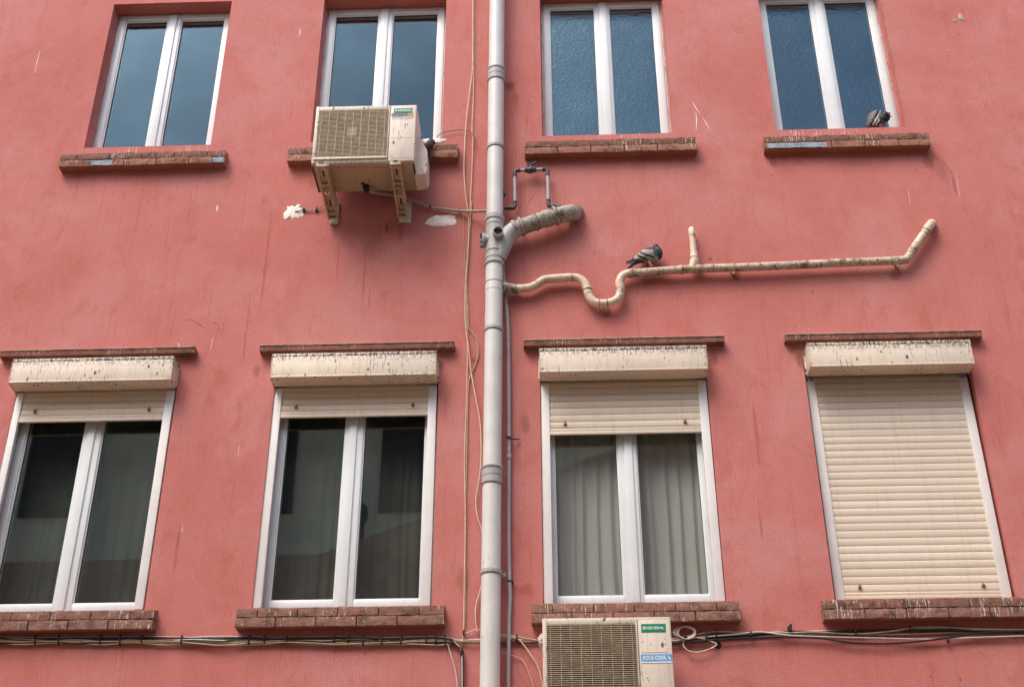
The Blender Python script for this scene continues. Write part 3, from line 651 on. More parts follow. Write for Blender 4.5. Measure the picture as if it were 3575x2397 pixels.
# ---------------------------------------------------------------- drainpipe
PX = lambda z: -.389+(z-9.2)*(.019/5.158)
PY = -.10
def pz(py): return at(1724, py, PY).z
dp = thing('drainpipe', 'thick pale grey drainpipe running down the pink wall with a grimy branch pipe', 'drainpipe', (PX(4), PY, 0))
cuts = [12.1, pz(276), pz(765), pz(925), pz(1672), 0.0]
for i in range(5):
    a, b = cuts[i], cuts[i+1]
    mb = MB(); mb.tube([(PX(a-.01), PY, a-.004), (PX(b), PY, b+.004)], .0595 if i != 2 else .061, 40)
    build(mb, 'pipe', M_PIPE if i != 2 else M_CLMP, dp)
ax = Vector((-.0037, 0, -1)).normalized()
def collar(py, r, ln, mat=M_CLMP, name='collar'):
    z = pz(py); mb = MB(); mb.ring((PX(z), PY, z), ax, r, ln, 40); return build(mb, name, mat, dp)
for py in (268, 1665):                                                                       # sockets: fat rim, then two grooves
    z = pz(py); mb = MB()
    mb.ring((PX(z), PY, z+.058), ax, .0705, .020, 40); mb.tube([(PX(z), PY, z+.055), (PX(z), PY, z-.055), (PX(z), PY, z-.06)], [.0665,.0655,.061], 40)
    o = build(mb, 'socket', M_CLMP, dp); mb = MB()
    for dz in (.045, -.002, -.053): mb.ring((PX(z), PY, z+dz), ax, .0672, .0045, 40)
    build(mb, 'joint_line', M_SEAL, o)
for py in (517, 1152, 1998):                                                                 # clamps with their wall screw
    z = pz(py); mb = MB(); mb.ring((PX(z), PY, z), ax, .0650, .034, 40); mb.box(PX(z)-.012, PX(z)+.012, PY+.06, 0, z-.012, z+.012)
    if py == 1998: mb.box(PX(z)+.055, PX(z)+.088, PY+.035, PY+.05, z-.012, z+.012); mb.tube([(PX(z)+.076, PY+.02, z), (PX(z)+.076, 0, z)], .006, 8)
    o = build(mb, 'pipe_clamp', M_CLMP, dp); mb = MB(); mb.ring((PX(z), PY, z-.0185), ax, .0630, .004, 40); build(mb, 'joint_line', M_SEAL, o)
z = pz(1006); mb = MB(); mb.ring((PX(z), PY, z), ax, .0615, .07, 40); te = build(mb, 'tee_socket', M_PIPE, dp)
mb = MB(); mb.ring((PX(z), PY, z+.036), ax, .0622, .004, 40); mb.tube([(PX(z)+.05, PY, z-.01), (PX(z)+.065, PY+.02, z-.01)], .036, 20); build(mb, 'joint_line', M_SEAL, te)
# the junction with its access cap, open stub and long branch elbowing into the wall
zj = pz(845); J = Vector((PX(zj), PY, zj))
mb = MB(); mb.tube([J+Vector((0,0,.185)), J+Vector((0,0,-.19))], .0635, 40)
mb.ring(J+Vector((0,0,.195)), ax, .070, .045, 40); mb.ring(J+Vector((0,0,.14)), ax, .067, .02, 40); mb.ring(J+Vector((0,0,-.092)), ax, .0685, .016, 40); mb.ring(J+Vector((0,0,-.145)), ax, .0668, .03, 40); mb.ring(J+Vector((0,0,-.192)), ax, .070, .026, 40)
BR = [at(1738, 905, PY), at(1752, 868, PY), at(1776, 820, PY), at(1806, 797, PY-.002), at(1860, 779, PY-.004), at(1925, 758, PY-.004), at(1975, 746, PY), at(2001, 742, -.06), at(2012, 745, .01)]
mb.tube(BR[:4], [.055,.0605,.0615,.0615], 32, 6)
jn = build(mb, 'junction', M_CLMP, dp)
mb = MB(); mb.tube(BR[3:], [.0575,.0575,.0585,.060,.060,.060], 32, 8)
br = build(mb, 'branch_pipe', M_OLDP, dp, label='long grimy grey branch pipe elbowing into the wall')
mb = MB(); d = (BR[4]-BR[3]).normalized(); mb.ring(BR[3]-d*.02, d, .067, .03, 32); mb.ring(BR[3]+d*.03, d, .073, .02, 32); d2 = (BR[5]-BR[4]).normalized(); mb.ring(BR[4]+d2*.02, d2, .063, .012, 32); mb.ring(BR[4]-d2*.07, d2, .062, .012, 32); mb.ring(BR[5]-d2*.03, d2, .065, .06, 32); mb.ring(BR[5]+d2*.03, d2, .073, .020, 32)
build(mb, 'branch_collar', M_OLDP, br)
mb = MB(); mb.ring(BR[3]+d*.043, d, .0635, .006, 32); mb.ring(BR[4]+d2*.032, d2, .0605, .008, 32); mb.ring(BR[5]+d2*.045, d2, .0632, .006, 32); build(mb, 'grime_ring', M_SEAL, br)
c = at(1739, 806, PY-.105); dd = Vector((.06,-1,-.12)).normalized(); mb = MB()
n = 28                                                                                       # open stub facing the street
mb.tube([c-dd*.06, c+dd*.004, c+dd*.008], [.038,.038,.036], n, caps=False); mb.tube([c+dd*.008, c+dd*.0081], [.036,.0305], n, caps=False); mb.tube([c+dd*.0081, c-dd*.02], [.0305,.029], n, caps=False)
build(mb, 'open_stub', M_CLMP, jn); mb = MB(); mb.tube([c-dd*.019, c-dd*.018], .029, n); build(mb, 'stub_shade_disc', M_DPVC, jn)  # dark disc stands in for the shade down the open stub
ca = Vector((J.x-.058, PY-.01, pz(843))); dl = Vector((-1,-.15,-.05)).normalized(); mb = MB(); mb.tube([ca-dl*.02, ca+dl*.015], .045, 28); mb.ring(ca+dl*.018, dl, .055, .012, 28); mb.ring(ca+dl*.028, dl, .052, .008, 28); ac_ = build(mb, 'access_cap', M_CLMP, jn)
mb = MB()
for k in range(8):
    a = 2*math.pi*k/8; q = ca+dl*.034+Vector((0, math.cos(a)*.047, math.sin(a)*.047)); mb.ring(q, dl, .0075, .014, 6)
build(mb, 'cap_bolt', M_BLK, jn)

# ---------------------------------------------------------------- cream waste pipe
YW = -.056
wp = thing('waste_pipe', 'cream waste pipe with a U-bend trap leading right along the wall from the drainpipe', 'waste pipe', at(2100, 1057, YW))
def P(*q): return [at(x, y, YW) for x, y in q]
def seg(name, pts, r, mat, sub=6, n=24, label=None, par=None):
    r = [q*1.12 for q in r] if isinstance(r, list) else r*1.12
    mb = MB(); mb.tube(pts, r, n, sub); return build(mb, name, mat, par or wp, label=label)
def rings(par, lst, mat, name='joint_line', n=24):
    mb = MB()
    for (x, y, x2, y2), r, ln in lst: a = at(x, y, YW); mb.ring(a, at(x2, y2, YW)-a, r*1.14, ln*1.1, n)
    return build(mb, name, mat, par)
ib = Vector((PX(zj)+.05, PY+.01, at(1772, 1009, YW).z))
seg('grey_inlet', [ib]+P((1790,1009),(1808,1008)), [.031,.033,.033], M_OLDP, 2)
e1 = seg('elbow', P((1806,1008),(1830,1007),(1850,1004),(1868,996),(1884,986),(1898,977),(1914,974)), .0265, M_WASTE)
e2 = seg('pipe', P((1912,974.4),(1957,971),(1985,969)), .0275, M_WASTE, 3)
e3 = seg('trap', P((1983,969),(2006,969),(2024,974),(2039,986),(2048,1003),(2052,1020),(2058,1036),(2071,1052),(2090,1059),(2122,1058),(2145,1051),(2160,1038),(2166,1018),(2165,1000),(2163,985),(2167,972),(2177,961),(2194,954.5)), .0265, M_WASTE, 5)
st = P((2190,954.8),(2330,944.5),(2425,938)); st2 = P((2422,938.2),(2650,931),(2874,920.5),(3120,910.5))
e4 = seg('pipe', st, .0262, M_WDIRT, 4, label='stretch of pipe stained dark by droppings')
e5 = seg('pipe', st2, .0262, M_WDIRT, 4)
e6 = seg('elbow', P((3112,910.8),(3145,909),(3163,905),(3174,892),(3184,877),(3200,853)), .0272, M_WDIRT)
e7 = seg('pipe', P((3198,856),(3222,822),(3240,796)), .0262, M_WASTE, 3)
e8 = seg('elbow', [at(3232,808,YW), at(3243,792,YW), at(3250,783,YW+.012), at(3253,780,.0)], [.029,.029,.029,.029], M_WASTE, 5)
rings(e1, [((1826,1007.5,1850,1005),.0285,.012),((1876,991,1890,982),.0283,.005),((1900,977,1914,974),.0283,.008)], M_WASTE, 'collar')
rings(e3, [((1960,971,1985,969),.0292,.012),((1992,969,2006,969),.0288,.006),((2050,1010,2052,1020),.0292,.010),((2054,1027,2058,1036),.0288,.004),((2166,1012,2165,1000),.0292,.010),((2166,1022,2166,1018),.0286,.004)], M_WASTE, 'collar')
rings(e3, [((2051,1014,2052,1020),.0282,.003),((2165.5,1008,2165,1000),.0282,.003),((2092,1059,2122,1058),.0275,.004),((2120,1058,2130,1057),.0278,.006),((1998,969,2006,969),.0276,.003)], M_SEAL)
rings(e4, [((2200,954,2230,952),.0292,.03),((2376,941.5,2400,940),.0290,.02)], M_WDIRT, 'collar'); rings(e4, [((2208,953.5,2230,952),.0283,.004),((2383,941,2400,940),.0283,.004),((2395,940.3,2410,939),.028,.004)], M_SEAL)
rings(e6, [((3122,910.4,3140,909.5),.0290,.03)], M_WDIRT, 'collar'); rings(e6, [((3113,910.8,3130,910),.0282,.004),((3131,909.9,3145,909),.0282,.004),((3178,886,3184,877),.0280,.003)], M_SEAL)
rings(e8, [((3226,817,3236,803),.0275,.004),((3233,807,3240,796),.0298,.003)], M_SEAL)
# riser with its swollen socket
ri = seg('riser', [at(2414,941,YW), at(2421,926,YW), at(2424,915,YW), at(2424,903,YW), at(2423,898,YW), at(2423,888,YW), at(2421,873,YW), at(2418,840,YW), at(2416,826,YW), at(2415.5,812,YW), at(2414,801,YW+.01), at(2413.5,797,YW+.02)], [.024,.028,.029,.029,.0275,.0235,.022,.0195,.0195,.021,.020,.012], M_WASTE, 2)
rings(ri, [((2423.5,902,2423,895),.0298,.004),((2417,824,2416,815),.0213,.003)], M_SEAL)
mb = MB()                                                                                      # clips that carry it
for x, y in ((2558,934), (3132,911)):
    q = at(x, y, YW); mb.ring(q, at(x+20, y-.8, YW)-q, .0345, .022, 24); mb.box(q.x-.01, q.x+.01, YW+.015, 0, q.z-.012, q.z+.012); mb.box(q.x-.008, q.x+.008, YW-.008, YW+.01, q.z-.05, q.z-.028)
build(mb, 'pipe_clip', M_WDIRT, wp)

# ---------------------------------------------------------------- small grey pipe loop with blue stop valve
YV = -.06
vl = thing('valve_pipe', 'slim grey pipe loop with dark elbows and a blue-handled stop valve', 'pipe', at(1796, 726, YV))
V = lambda x, y, yy=YV: at(x, y, yy)
for a, b in (((1798,714),(1797.5,606)), ((1806,595.5),(1902,591.5)), ((1912,602),(1914.5,708))):
    mb = MB(); mb.tube([V(*a), V(*b)], .0118, 16); build(mb, 'pipe', M_GPIPE, vl)
for q in ([(1762,726.5),(1780,726.2),(1793,725.5),(1798,719),(1798,706)], [(1797.5,614),(1797.5,602),(1801,597),(1806,595.5),(1814,595)], [(1896,591.8),(1905,591.5),(1910,594),(1912,600),(1912.2,611)], [(1914.5,700),(1914.7,713),(1918,719.5),(1926,720.3),(1936,720)]):
    mb = MB(); pts = [V(*p) for p in q]; mb.tube(pts, .0142, 16, 4)
    mb.ring(pts[-1], pts[-1]-pts[-2], .0165, .012, 16); mb.ring(pts[0] if q[0][0] != 1762 else pts[1], pts[1]-pts[0], .0165, .012, 16); build(mb, 'elbow', M_DPVC, vl)
mb = MB(); mb.tube([V(1934,720), V(1942,719.8), V(1956,721,-.07)], [.0118,.0125,.0125], 16); build(mb, 'pipe', M_DPVC, vl)
mb = MB(); a, b = V(1832,594.3), V(1872,592.8); d = (b-a); mb.tube([a, a+d*.15, a+d*.25, a+d*.5, a+d*.75, a+d*.85, b], [.016,.017,.022,.026,.022,.0175,.016], 18); mb.ring(a+d*.1, d, .0195, .012, 8); mb.ring(a+d*.9, d, .0195, .012, 8)
mb.tube([V(1850,596), V(1850,604)], [.014,.012], 12)
va = build(mb, 'valve', M_DPVC, vl)
mb = MB(); mb.tube([V(1852,588), V(1854,578)], [.010,.008], 10); mb.tube([V(1841,579), V(1852,575.5), V(1872,567)], [.008,.010,.009], 10, 3, flat=(1,1,.75)); build(mb, 'valve_handle', M_BHND, va)
mb = MB()                                                                                      # black clip left on the drainpipe's flank
mb.box(PX(8.1)+.056, PX(8.1)+.072, PY-.01, PY+.02, V(1770,692).z, V(1770,676).z); tag(mb.build('pipe_stub', M_BLK, None, base=V(1770,684)), 'small black stub on the right flank of the drainpipe above the dark elbow', 'pipe fitting')

# ---------------------------------------------------------------- conduit
YC = -.03
cd = thing('conduit', 'thin grey conduit running close along the right side of the drainpipe', 'conduit', at(1776, 2284, YC))
C = lambda x, y: at(x, y, YC)
mb = MB(); mb.tube([C(1752,900), C(1764,1030), C(1773,1140), C(1776,1340), C(1777,1585)], .0125, 14, 4); build(mb, 'pipe', M_GPIPE, cd)
mb = MB(); mb.tube([C(1777,1583), C(1776.5,1822), C(1779,2026), C(1781,2080), C(1778,2149), C(1776,2284), C(1775,2397), C(1775,2600)], [.0115]*8, 14, 4); build(mb, 'pipe', M_GPIPE, cd)
mb = MB(); q = C(1777,1594); mb.ring(q, (0,0,1), .0155, .045, 16); build(mb, 'coupling', M_GPIPE, cd)
mb = MB(); q = C(1776,1527); mb.ring(q, (0,0,1), .0150, .012, 16); mb.tube([at(1772,1526,-.046), at(1790,1531,-.044), at(1813,1533,-.012)], .0045, 8); build(mb, 'conduit_clip', M_GASK, cd)
mb = MB(); q = C(1779,2028); mb.ring(q, (0,0,1), .0145, .010, 16); mb.box(q.x+.012, q.x+.022, YC-.005, 0, q.z-.008, q.z+.008); build(mb, 'conduit_clip', M_GASK, cd)

# ---------------------------------------------------------------- cables
def wire(name, pts, r, mat, label, cat='cable', y=-.02, sub=6, group=None, n=8):
    q = [at(p[0], p[1], p[2] if len(p) > 2 else y) for p in pts]
    mb = MB(); mb.tube(q, r, n, sub); o = mb.build(name, mat, None, base=q[-1], smooth=60); return tag(o, label, cat, group)
G = 'loose cables hanging beside the drainpipe'
wire('hanging_cable', [(1653,-120),(1651,51),(1650,230),(1640,316),(1627,434),(1620,561),(1622,640),(1628,700),(1637,768),(1636,843),(1630,933),(1625,1004),(1624,1090),(1627,1150),(1635,1208),(1645,1299),(1662,1394),(1675,1465),(1680,1548),(1678,1631),(1669,1695),(1661,1749),(1668,1806),(1682,1851),(1690,1930),(1688,2000),(1678,2055),(1663,2108),(1660,2149),(1666,2205)], .0046, M_CABW, 'cream cable swinging out into a long curve right beside the drainpipe', y=-.022, group=G)
wire('hanging_cable', [(1657,-120),(1654,51),(1653,316),(1648,449),(1651,490),(1647,612),(1642,714),(1642,780),(1639,811),(1634,897),(1629,968),(1630,1091),(1632,1174),(1631,1299),(1628,1423),(1623,1548),(1622,1631),(1625,1822),(1622,1986),(1620,2108),(1618,2206),(1613,2245)], .0038, M_CABW, 'straight thin cream cable hanging almost plumb down to the cable bundle', y=-.014, group=G)
wire('hanging_cable', [(1648,700),(1640,800),(1636,900),(1630,980),(1634,1080),(1637,1139),(1648,1160),(1662,1183),(1669,1215),(1669,1235),(1661,1266),(1645,1307),(1636,1340),(1632,1465),(1629,1631),(1627,1700),(1624,1822),(1624,1900),(1625,1960),(1624,2100),(1621,2206),(1614,2250)], .0036, M_CABY, 'yellowed cable with a short bulging loop beside the lintel left of the drainpipe', y=-.010, group=G)
wire('hanging_cable', [(1617,740),(1620,843),(1624,915),(1627,960),(1633,1010)], .0022, M_CABY, 'thread-thin cable end left of the cable pair, below the drain hose', y=-.008, group=G)
wire('wire_loop', [(1526,480,.01),(1532,471),(1555,461),(1600,454),(1635,459),(1652,471),(1659,490),(1656,510),(1650,524,-.004)], .0030, M_SEAL, 'thin brown wire arching over the wall right of the upper air conditioner', 'wire')
ds = thing('drain_hose', 'grimy hose curving from under the upper air conditioner to the drainpipe', 'hose', at(1279, 661, -.2))
q = [at(1279,655,-.19), at(1282,664,-.19), at(1300,671,-.17), at(1330,676,-.13), at(1375,682,-.08), at(1426,694,-.03), at(1468,711,-.02), at(1504,724,-.02), at(1555,731,-.02), at(1600,736,-.025), at(1650,738,-.05), at(1705,736,-.09)]
mb = MB(); mb.tube(q, .0105, 14, 6); build(mb, 'hose', M_HOSE, ds)
mb = MB(); mb.tube([at(1278,650,-.19), at(1279,662,-.19), at(1292,668,-.175)], [.024,.022,.013], 16, 3); build(mb, 'grommet', M_BLK, ds)
mb = MB()
for x, y, x2, y2 in ((1502,723,1520,727), (1604,736,1620,737)):
    a = at(x, y, -.021); mb.ring(a, at(x2, y2, -.021)-a, .0145, .010, 14); mb.box(a.x-.004, a.x+.004, -.022, 0, a.z+.008, a.z+.022)
build(mb, 'hose_clip', M_BLK, ds)
wire('tie_wire', [(1568,756,-.012),(1582,744,-.02),(1600,735,-.03)], .0022, M_CABY, 'short wire from the white filler patch up to the drain hose', 'wire')
sw = thing('clipped_wire', 'thin grey wire with two black clips left of the upper air conditioner brackets', 'wire', at(1061, 733, -.01))
mb = MB(); mb.tube([at(1030,738,-.008), at(1045,736,-.012), at(1061,732,-.012), at(1085,734,-.012), at(1105,733,-.012), at(1118,725,-.014), at(1130,714,-.03), at(1142,706,-.05)], .0042, 8, 5); build(mb, 'wire', M_HOSE, sw)
mb = MB()
for x in (1061, 1105): q = at(x, 732, -.013); mb.ring(q, (1,0,0), .0085, .014, 10); mb.box(q.x-.008, q.x+.008, -.016, 0, q.z-.014, q.z+.012)
build(mb, 'wire_clip', M_BLK, sw)
q = [at(1476,516,-.20), at(1492,510,-.14), at(1500,500,-.08), at(1506,496,-.03), at(1508,497,.01)]
mb = MB(); mb.tube(q, .025, 14, 6); tag(mb.build('insulated_pipe', M_BLK, None, base=q[-1], smooth=60), 'black insulated pipe from the upper air conditioner into the white patched wall hole', 'pipe')

# bundles of cables running along the foot of the facade
def bundle(label, strands, ties, base):
    T = thing('cable_bundle', label, 'cable bundle', at(*base, -.02))
    for pts, r, mat, y in strands:
        mb = MB(); mb.tube([at(p[0], p[1], p[2] if len(p) > 2 else y) for p in pts], r, 8, 5); build(mb, 'cable', mat, T, smooth=60)
    for x, y, h in ties:
        mb = MB(); a = at(x, y-h/2, -.02); b = at(x+U(-2,2), y+h/2, -.02)
        mb.tube([a+Vector((0,0,.006)), a+Vector((0,-.014,.002)), b+Vector((0,-.016,-.002)), b+Vector((0,0,-.008)), a+Vector((.002,.012,0)), a+Vector((.001,0,.007))], .0048, 6, 3); build(mb, 'cable_tie', M_BLK, T, smooth=60)
    return T
def run(x0, x1, y, amp, n, seed):
    rs = random.Random(seed); return [(x0+(x1-x0)*k/n, y+rs.uniform(-amp, amp)) for k in range(n+1)]
st = []
for k, (yy, amp, r, mat, dep) in enumerate(((2222,2,.0046,M_CABG,-.012), (2227,3,.0058,M_BLK,-.020), (2233,5,.0042,M_CABG,-.024), (2236,5,.0048,M_CABW,-.012), (2239,6,.0034,M_CABY,-.026), (2241,5,.0055,M_BLK,-.022), (2231,7,.0032,M_BLK,-.031), (2245,5,.0038,M_CABG,-.02))):
    q = run(-420, 1540, yy, amp, 20, 20+k)
    q += [(1575, yy+3), (1596, 2247+k), (1606+k, 2266), (1611+k, 2290), (1612+k, 2420), (1612+k, 2600)] if k in (1, 2, 3, 5, 6) else [(1600, 2233+k), (1660, 2231+k*1.5), (1720, 2233+k, -.02)]
    st.append((q, r, mat, dep))
st.append(([(0,2236),(330,2238),(560,2236),(700,2246),(760,2251),(830,2248),(900,2240),(1060,2242),(1180,2247),(1300,2243),(1420,2240)], .0040, M_CABY, -.03))
st.append(([(1560,2238),(1566,2258),(1576,2290),(1590,2340),(1600,2420)], .0032, M_CABG, -.02))
st.append(([(1640,2204),(1660,2197),(1682,2195)], .0028, M_CABG, -.02)); st.append(([(1618,2212),(1632,2206),(1640,2204)], .0028, M_CABG, -.02))
bundle('bundle of white and black cables tied along the wall left of the drainpipe', st,
       [(125,2232,20),(207,2233,24),(352,2232,18),(421,2232,26),(497,2231,14),(635,2232,22),(871,2233,20),(923,2232,16),(1000,2230,12),(1168,2231,14),(1218,2232,18),(1269,2235,24),(1332,2236,18),(1400,2232,18),(1489,2231,12),(1521,2234,18),(1553,2235,22),(1612,2272,16),(1619,2208,10)], (800, 2232))
st = []
st.append(([(1730,2212),(1790,2218),(1850,2230),(1920,2238),(2060,2240)], .0045, M_CABW, -.02)); st.append(([(1720,2232),(1800,2231),(1900,2236),(2060,2236)], .0042, M_CABG, -.015)); st.append(([(1720,2246),(1820,2244),(1920,2240),(2060,2244)], .0055, M_BLK, -.014)); st.append(([(1740,2222),(1802,2226),(1830,2252),(1852,2284),(1880,2330),(1900,2420)], .0045, M_CABW, -.026))
st.append(([(1735,2270),(1780,2284),(1830,2310),(1870,2420)], .003, M_CABW, -.016))
for k, (q, r, mat, dep) in enumerate((
    ([(2300,2240),(2420,2216),(2500,2203),(2600,2206),(2760,2207),(2850,2205),(2985,2212),(3100,2203),(3220,2187),(3330,2190),(3430,2197),(3700,2196)], .0046, M_CABY, -.02),
    ([(2300,2244),(2420,2226),(2560,2214),(2655,2205),(2760,2217),(2900,2222),(3060,2226),(3250,2230),(3430,2223),(3700,2214)], .0046, M_CABG, -.026),
    ([(2300,2232),(2480,2222),(2640,2211),(2760,2203),(2960,2201),(3150,2199),(3280,2190),(3430,2194),(3700,2200)], .0052, M_CABG, -.012),
    ([(2300,2236),(2440,2226),(2600,2219),(2760,2204),(2880,2205),(3000,2200),(3180,2198),(3430,2203),(3700,2206)], .0075, M_BLK, -.014),
    ([(2300,2248),(2500,2232),(2600,2226),(2760,2222),(2860,2226),(2970,2241),(3070,2245),(3180,2240),(3300,2226),(3430,2208),(3700,2196)], .0056, M_BLK, -.03),
    ([(2300,2243),(2500,2229),(2650,2222),(2760,2213),(2920,2210),(3060,2214),(3200,2212),(3430,2205),(3700,2204)], .005, M_HOSE, -.01))):
    st.append((q, r, mat, dep))
bundle('sagging bundle of black and yellowed cables along the wall under the closed shutter', st, [(1804,2226,14),(2466,2222,20),(2500,2212,26),(2620,2214,14),(2986,2206,10),(3175,2194,10),(3308,2232,10)], (2760, 2210))
mb = MB(); q = at(2757, 2196, -.012); mb.box(q.x-.012, q.x+.012, -.03, 0, q.z-.012, q.z+.016); mb.tube([(q.x+.004,-.02,q.z+.012),(q.x+.008,-.03,q.z+.026)], .007, 8); tag(mb.build('cable_clip', M_BLK, None, base=q), 'single black cable clip on the wall right of the coiled cable', 'clip')
cc = thing('coiled_cable', 'white cable coiled into loops and tied, beside the lower air conditioner', 'cable', at(2390, 2222, -.03))
for k in range(4):
    mb = MB(); rs = random.Random(50+k); pts = []
    for j in range(25):
        a = 2*math.pi*j/24-math.pi/2; pts.append(at(2386+k*4+rs.uniform(-1,1)+(36-k*2)*math.cos(a), 2205+k*.5-(18+k*1.5)*math.sin(a), -.022-.006*k))
    mb.tube(pts, .0042, 8, 3); build(mb, 'loop', M_CABG if k % 2 else M_CABW, cc, smooth=60)
mb = MB(); mb.tube([at(x, y, -.03) for x, y in ((2392,2222),(2386,2240),(2388,2256),(2404,2270),(2430,2276),(2462,2270),(2490,2258),(2502,2248),(2492,2241),(2462,2230),(2430,2224),(2400,2222))], .0042, 8, 5); build(mb, 'tail', M_CABW, cc, smooth=60)
mb = MB(); q = at(2392, 2222, -.035); mb.ring(q, (0.6,0,1), .013, .012, 10); build(mb, 'cable_tie', M_BLK, cc)
q = at(2506, 2250, -.004); mb = MB(); mb.ball(q, (.02,.010,.022)); tag(mb.build('cable_grommet', M_BLK, None, base=q, smooth=60), 'dark grommet where the loose loop of coiled cable enters the wall', 'grommet')

# ---------------------------------------------------------------- pigeons (one continuous skin each, feathers coloured by place on the body)
def m_feather():
    t = NT('pigeon_feathers'); a = t.n('ShaderNodeAttribute', attribute_name='feather')
    c = t.mix(t.ramp(t.noise(160, None, 4, .7), .45, .8, 0, .3), a.outputs['Color'], (.05,.05,.055))
    c = t.mix(t.ramp(t.noise(90, None, 3), .55, .8, 0, .15), c, (.5,.5,.48))
    return t.done(t.bsdf(c, .6, .3, t.noise(140, None, 3), .4, .003))
M_FEA = m_feather()
def pigeon(mb, name, label, base, colour, vox=.0032):
    tmp = mb.build('pigeon_shell', M_FEA, None, smooth=0, base=base)
    r = tmp.modifiers.new('r', 'REMESH'); r.mode = 'VOXEL'; r.voxel_size = vox; s = tmp.modifiers.new('s', 'SMOOTH'); s.iterations = 2; s.factor = .5
    bpy.context.view_layer.update()
    me = bpy.data.meshes.new_from_object(tmp.evaluated_get(bpy.context.evaluated_depsgraph_get())); old = tmp.data
    bpy.data.objects.remove(tmp); bpy.data.meshes.remove(old)
    me.name = name; me.materials.clear(); me.materials.append(M_FEA)
    at_ = me.color_attributes.new('feather', 'FLOAT_COLOR', 'POINT')
    for i, v in enumerate(me.vertices): at_.data[i].color = (*colour(v.co), 1)
    me.shade_smooth(); o = bpy.data.objects.new(name, me); COL.objects.link(o); o.location = base
    return tag(o, label, 'pigeon', 'pigeons on the facade')
# first bird: on the waste pipe, side on, breast to the right
K = 1/3.898                                              # crop scale of the measuring view
def B(cx, cy, dy=0.): return at(2050+cx*K, 740+cy*K, -.062)+Vector((0, dy, 0))
mb = MB(); b0 = B(865, 745)
mb.tube([B(640,705), B(690,665), B(740,632), B(800,605), B(870,590), B(930,578), B(975,565), B(1000,553)], [.010,.024,.037,.047,.052,.051,.041,.018], 20, 4, flat=(1,.85,1))   # trunk
mb.tube([B(965,575), B(962,530), B(945,495), B(932,470), B(930,448)], [.034,.030,.0215,.0195,.010], 16, 4)                                   # neck and head
mb.ball(B(934,468), (.0195,.019,.0185)); mb.tube([B(940,466,-.012), B(948,470,-.026), B(950,474,-.033)], [.0065,.0045,.0015], 8, 2)              # head, bill towards the street
mb.tube([B(690,660), B(630,700), B(590,740), B(556,772)], [.020,.015,.013,.009], 12, 3, flat=(1,1.2,.6))                                       # tail
for s in (-1, 1):                                                                                                                              # folded wings, primaries crossing over the tail
    mb.tube([B(945,560,s*.026), B(900,565,s*.036), B(830,580,s*.040), B(760,612,s*.036), B(690,640,s*.026), B(610,668,s*.014), B(520,690,s*.008)], [.012,.030,.034,.030,.020,.011,.005], 14, 4, flat=(1,.36,1))
    mb.tube([B(845,690,s*.014), B(860,725,s*.014), B(872,748,s*.013)], [.014,.0078,.007], 8, 2)
    for k in (-1, 0, 1): mb.tube([B(870,746,s*.013), B(900+abs(k)*-6,752,s*.013+k*.010)], [.0065,.005], 6)
def col1(p):
    q = p+b0; d = q-EYE; x = CX+F*d.dot(rt)/d.dot(fw); y = CY-F*d.dot(up)/d.dot(fw); u = (x-2050)/K; v = (y-740)/K   # the bird's own side-view measuring grid
    return feather1(u, v)
def feather1(u, v):
    if v > 700 and u > 825: return (.55,.14,.12)
    if v < 508: return (.035,.045,.055)
    edge = 900+(v-500)*.28
    if u > edge+30 and v < 650: return (.028,.034,.036)
    if u > edge-10 and v < 600: return (.09,.11,.105)
    if v > 0.62*(u-640)+ 640 and u < 700: return (.045,.047,.05)
    if u < 640: return (.05,.052,.055)
    L1 = 552+(u-730)*.375; L2 = 590+(u-690)*.46                    # the two black wing bars
    if 715 < u < 920 and abs(v-L1) < 13: return (.018,.018,.02)
    if 680 < u < 820 and abs(v-L2) < 14: return (.018,.018,.02)
    if v > 645 - (u-700)*.0 and u < 780: return (.06,.062,.065)
    if v > 640: return (.30,.29,.265)
    return (.45,.43,.41)
pigeon(mb, 'pigeon', 'grey pigeon with two black wing bars perched on the cream waste pipe', b0, col1)
# second bird: on the right-hand upper ledge, fluffed up, head bent to preen
K2 = 1/7.127
def B2(cx, cy, dy=0.): return at(2960+cx*K2, 340+cy*K2, .045)+Vector((0, dy, 0))
b1 = Vector((B2(690,780).x, .045, 8.036)); mb = MB()
mb.tube([B2(650,775), B2(640,720), B2(645,640), B2(670,540), B2(720,460), B2(790,410), B2(850,395)], [.026,.046,.056,.058,.050,.034,.014], 20, 4, flat=(1,.85,1))
mb.ball(B2(720,660,-.005), (.056,.05,.058)); mb.ball(B2(800,680,-.02), (.032,.028,.040))
mb.tube([B2(800,600,-.02), B2(850,560,-.03), B2(900,520,-.035), B2(935,505,-.038), B2(955,510,-.038)], [.034,.030,.024,.022,.012], 14, 3)          # neck bent round to the tail
mb.tube([B2(960,520,-.038), B2(1020,548,-.036), B2(1085,566,-.034)], [.0085,.005,.002], 8, 2)
mb.tube([B2(900,600,-.02), B2(960,560,-.015), B2(1000,480,-.01), B2(1038,365,0)], [.026,.024,.016,.004], 12, 3, flat=(1,.5,1))                     # lifted wing tip
mb.tube([B2(820,430,.0), B2(900,395,.01), B2(965,378,.012)], [.02,.011,.004], 10, 3, flat=(1,.6,.7))
for s in (-.014, .012): mb.tube([B2(720,740,s), Vector((B2(730,770).x, .045+s, 8.046)), Vector((B2(735,775).x, .045+s-.012, 8.039))], [.012,.006,.004], 8, 2)
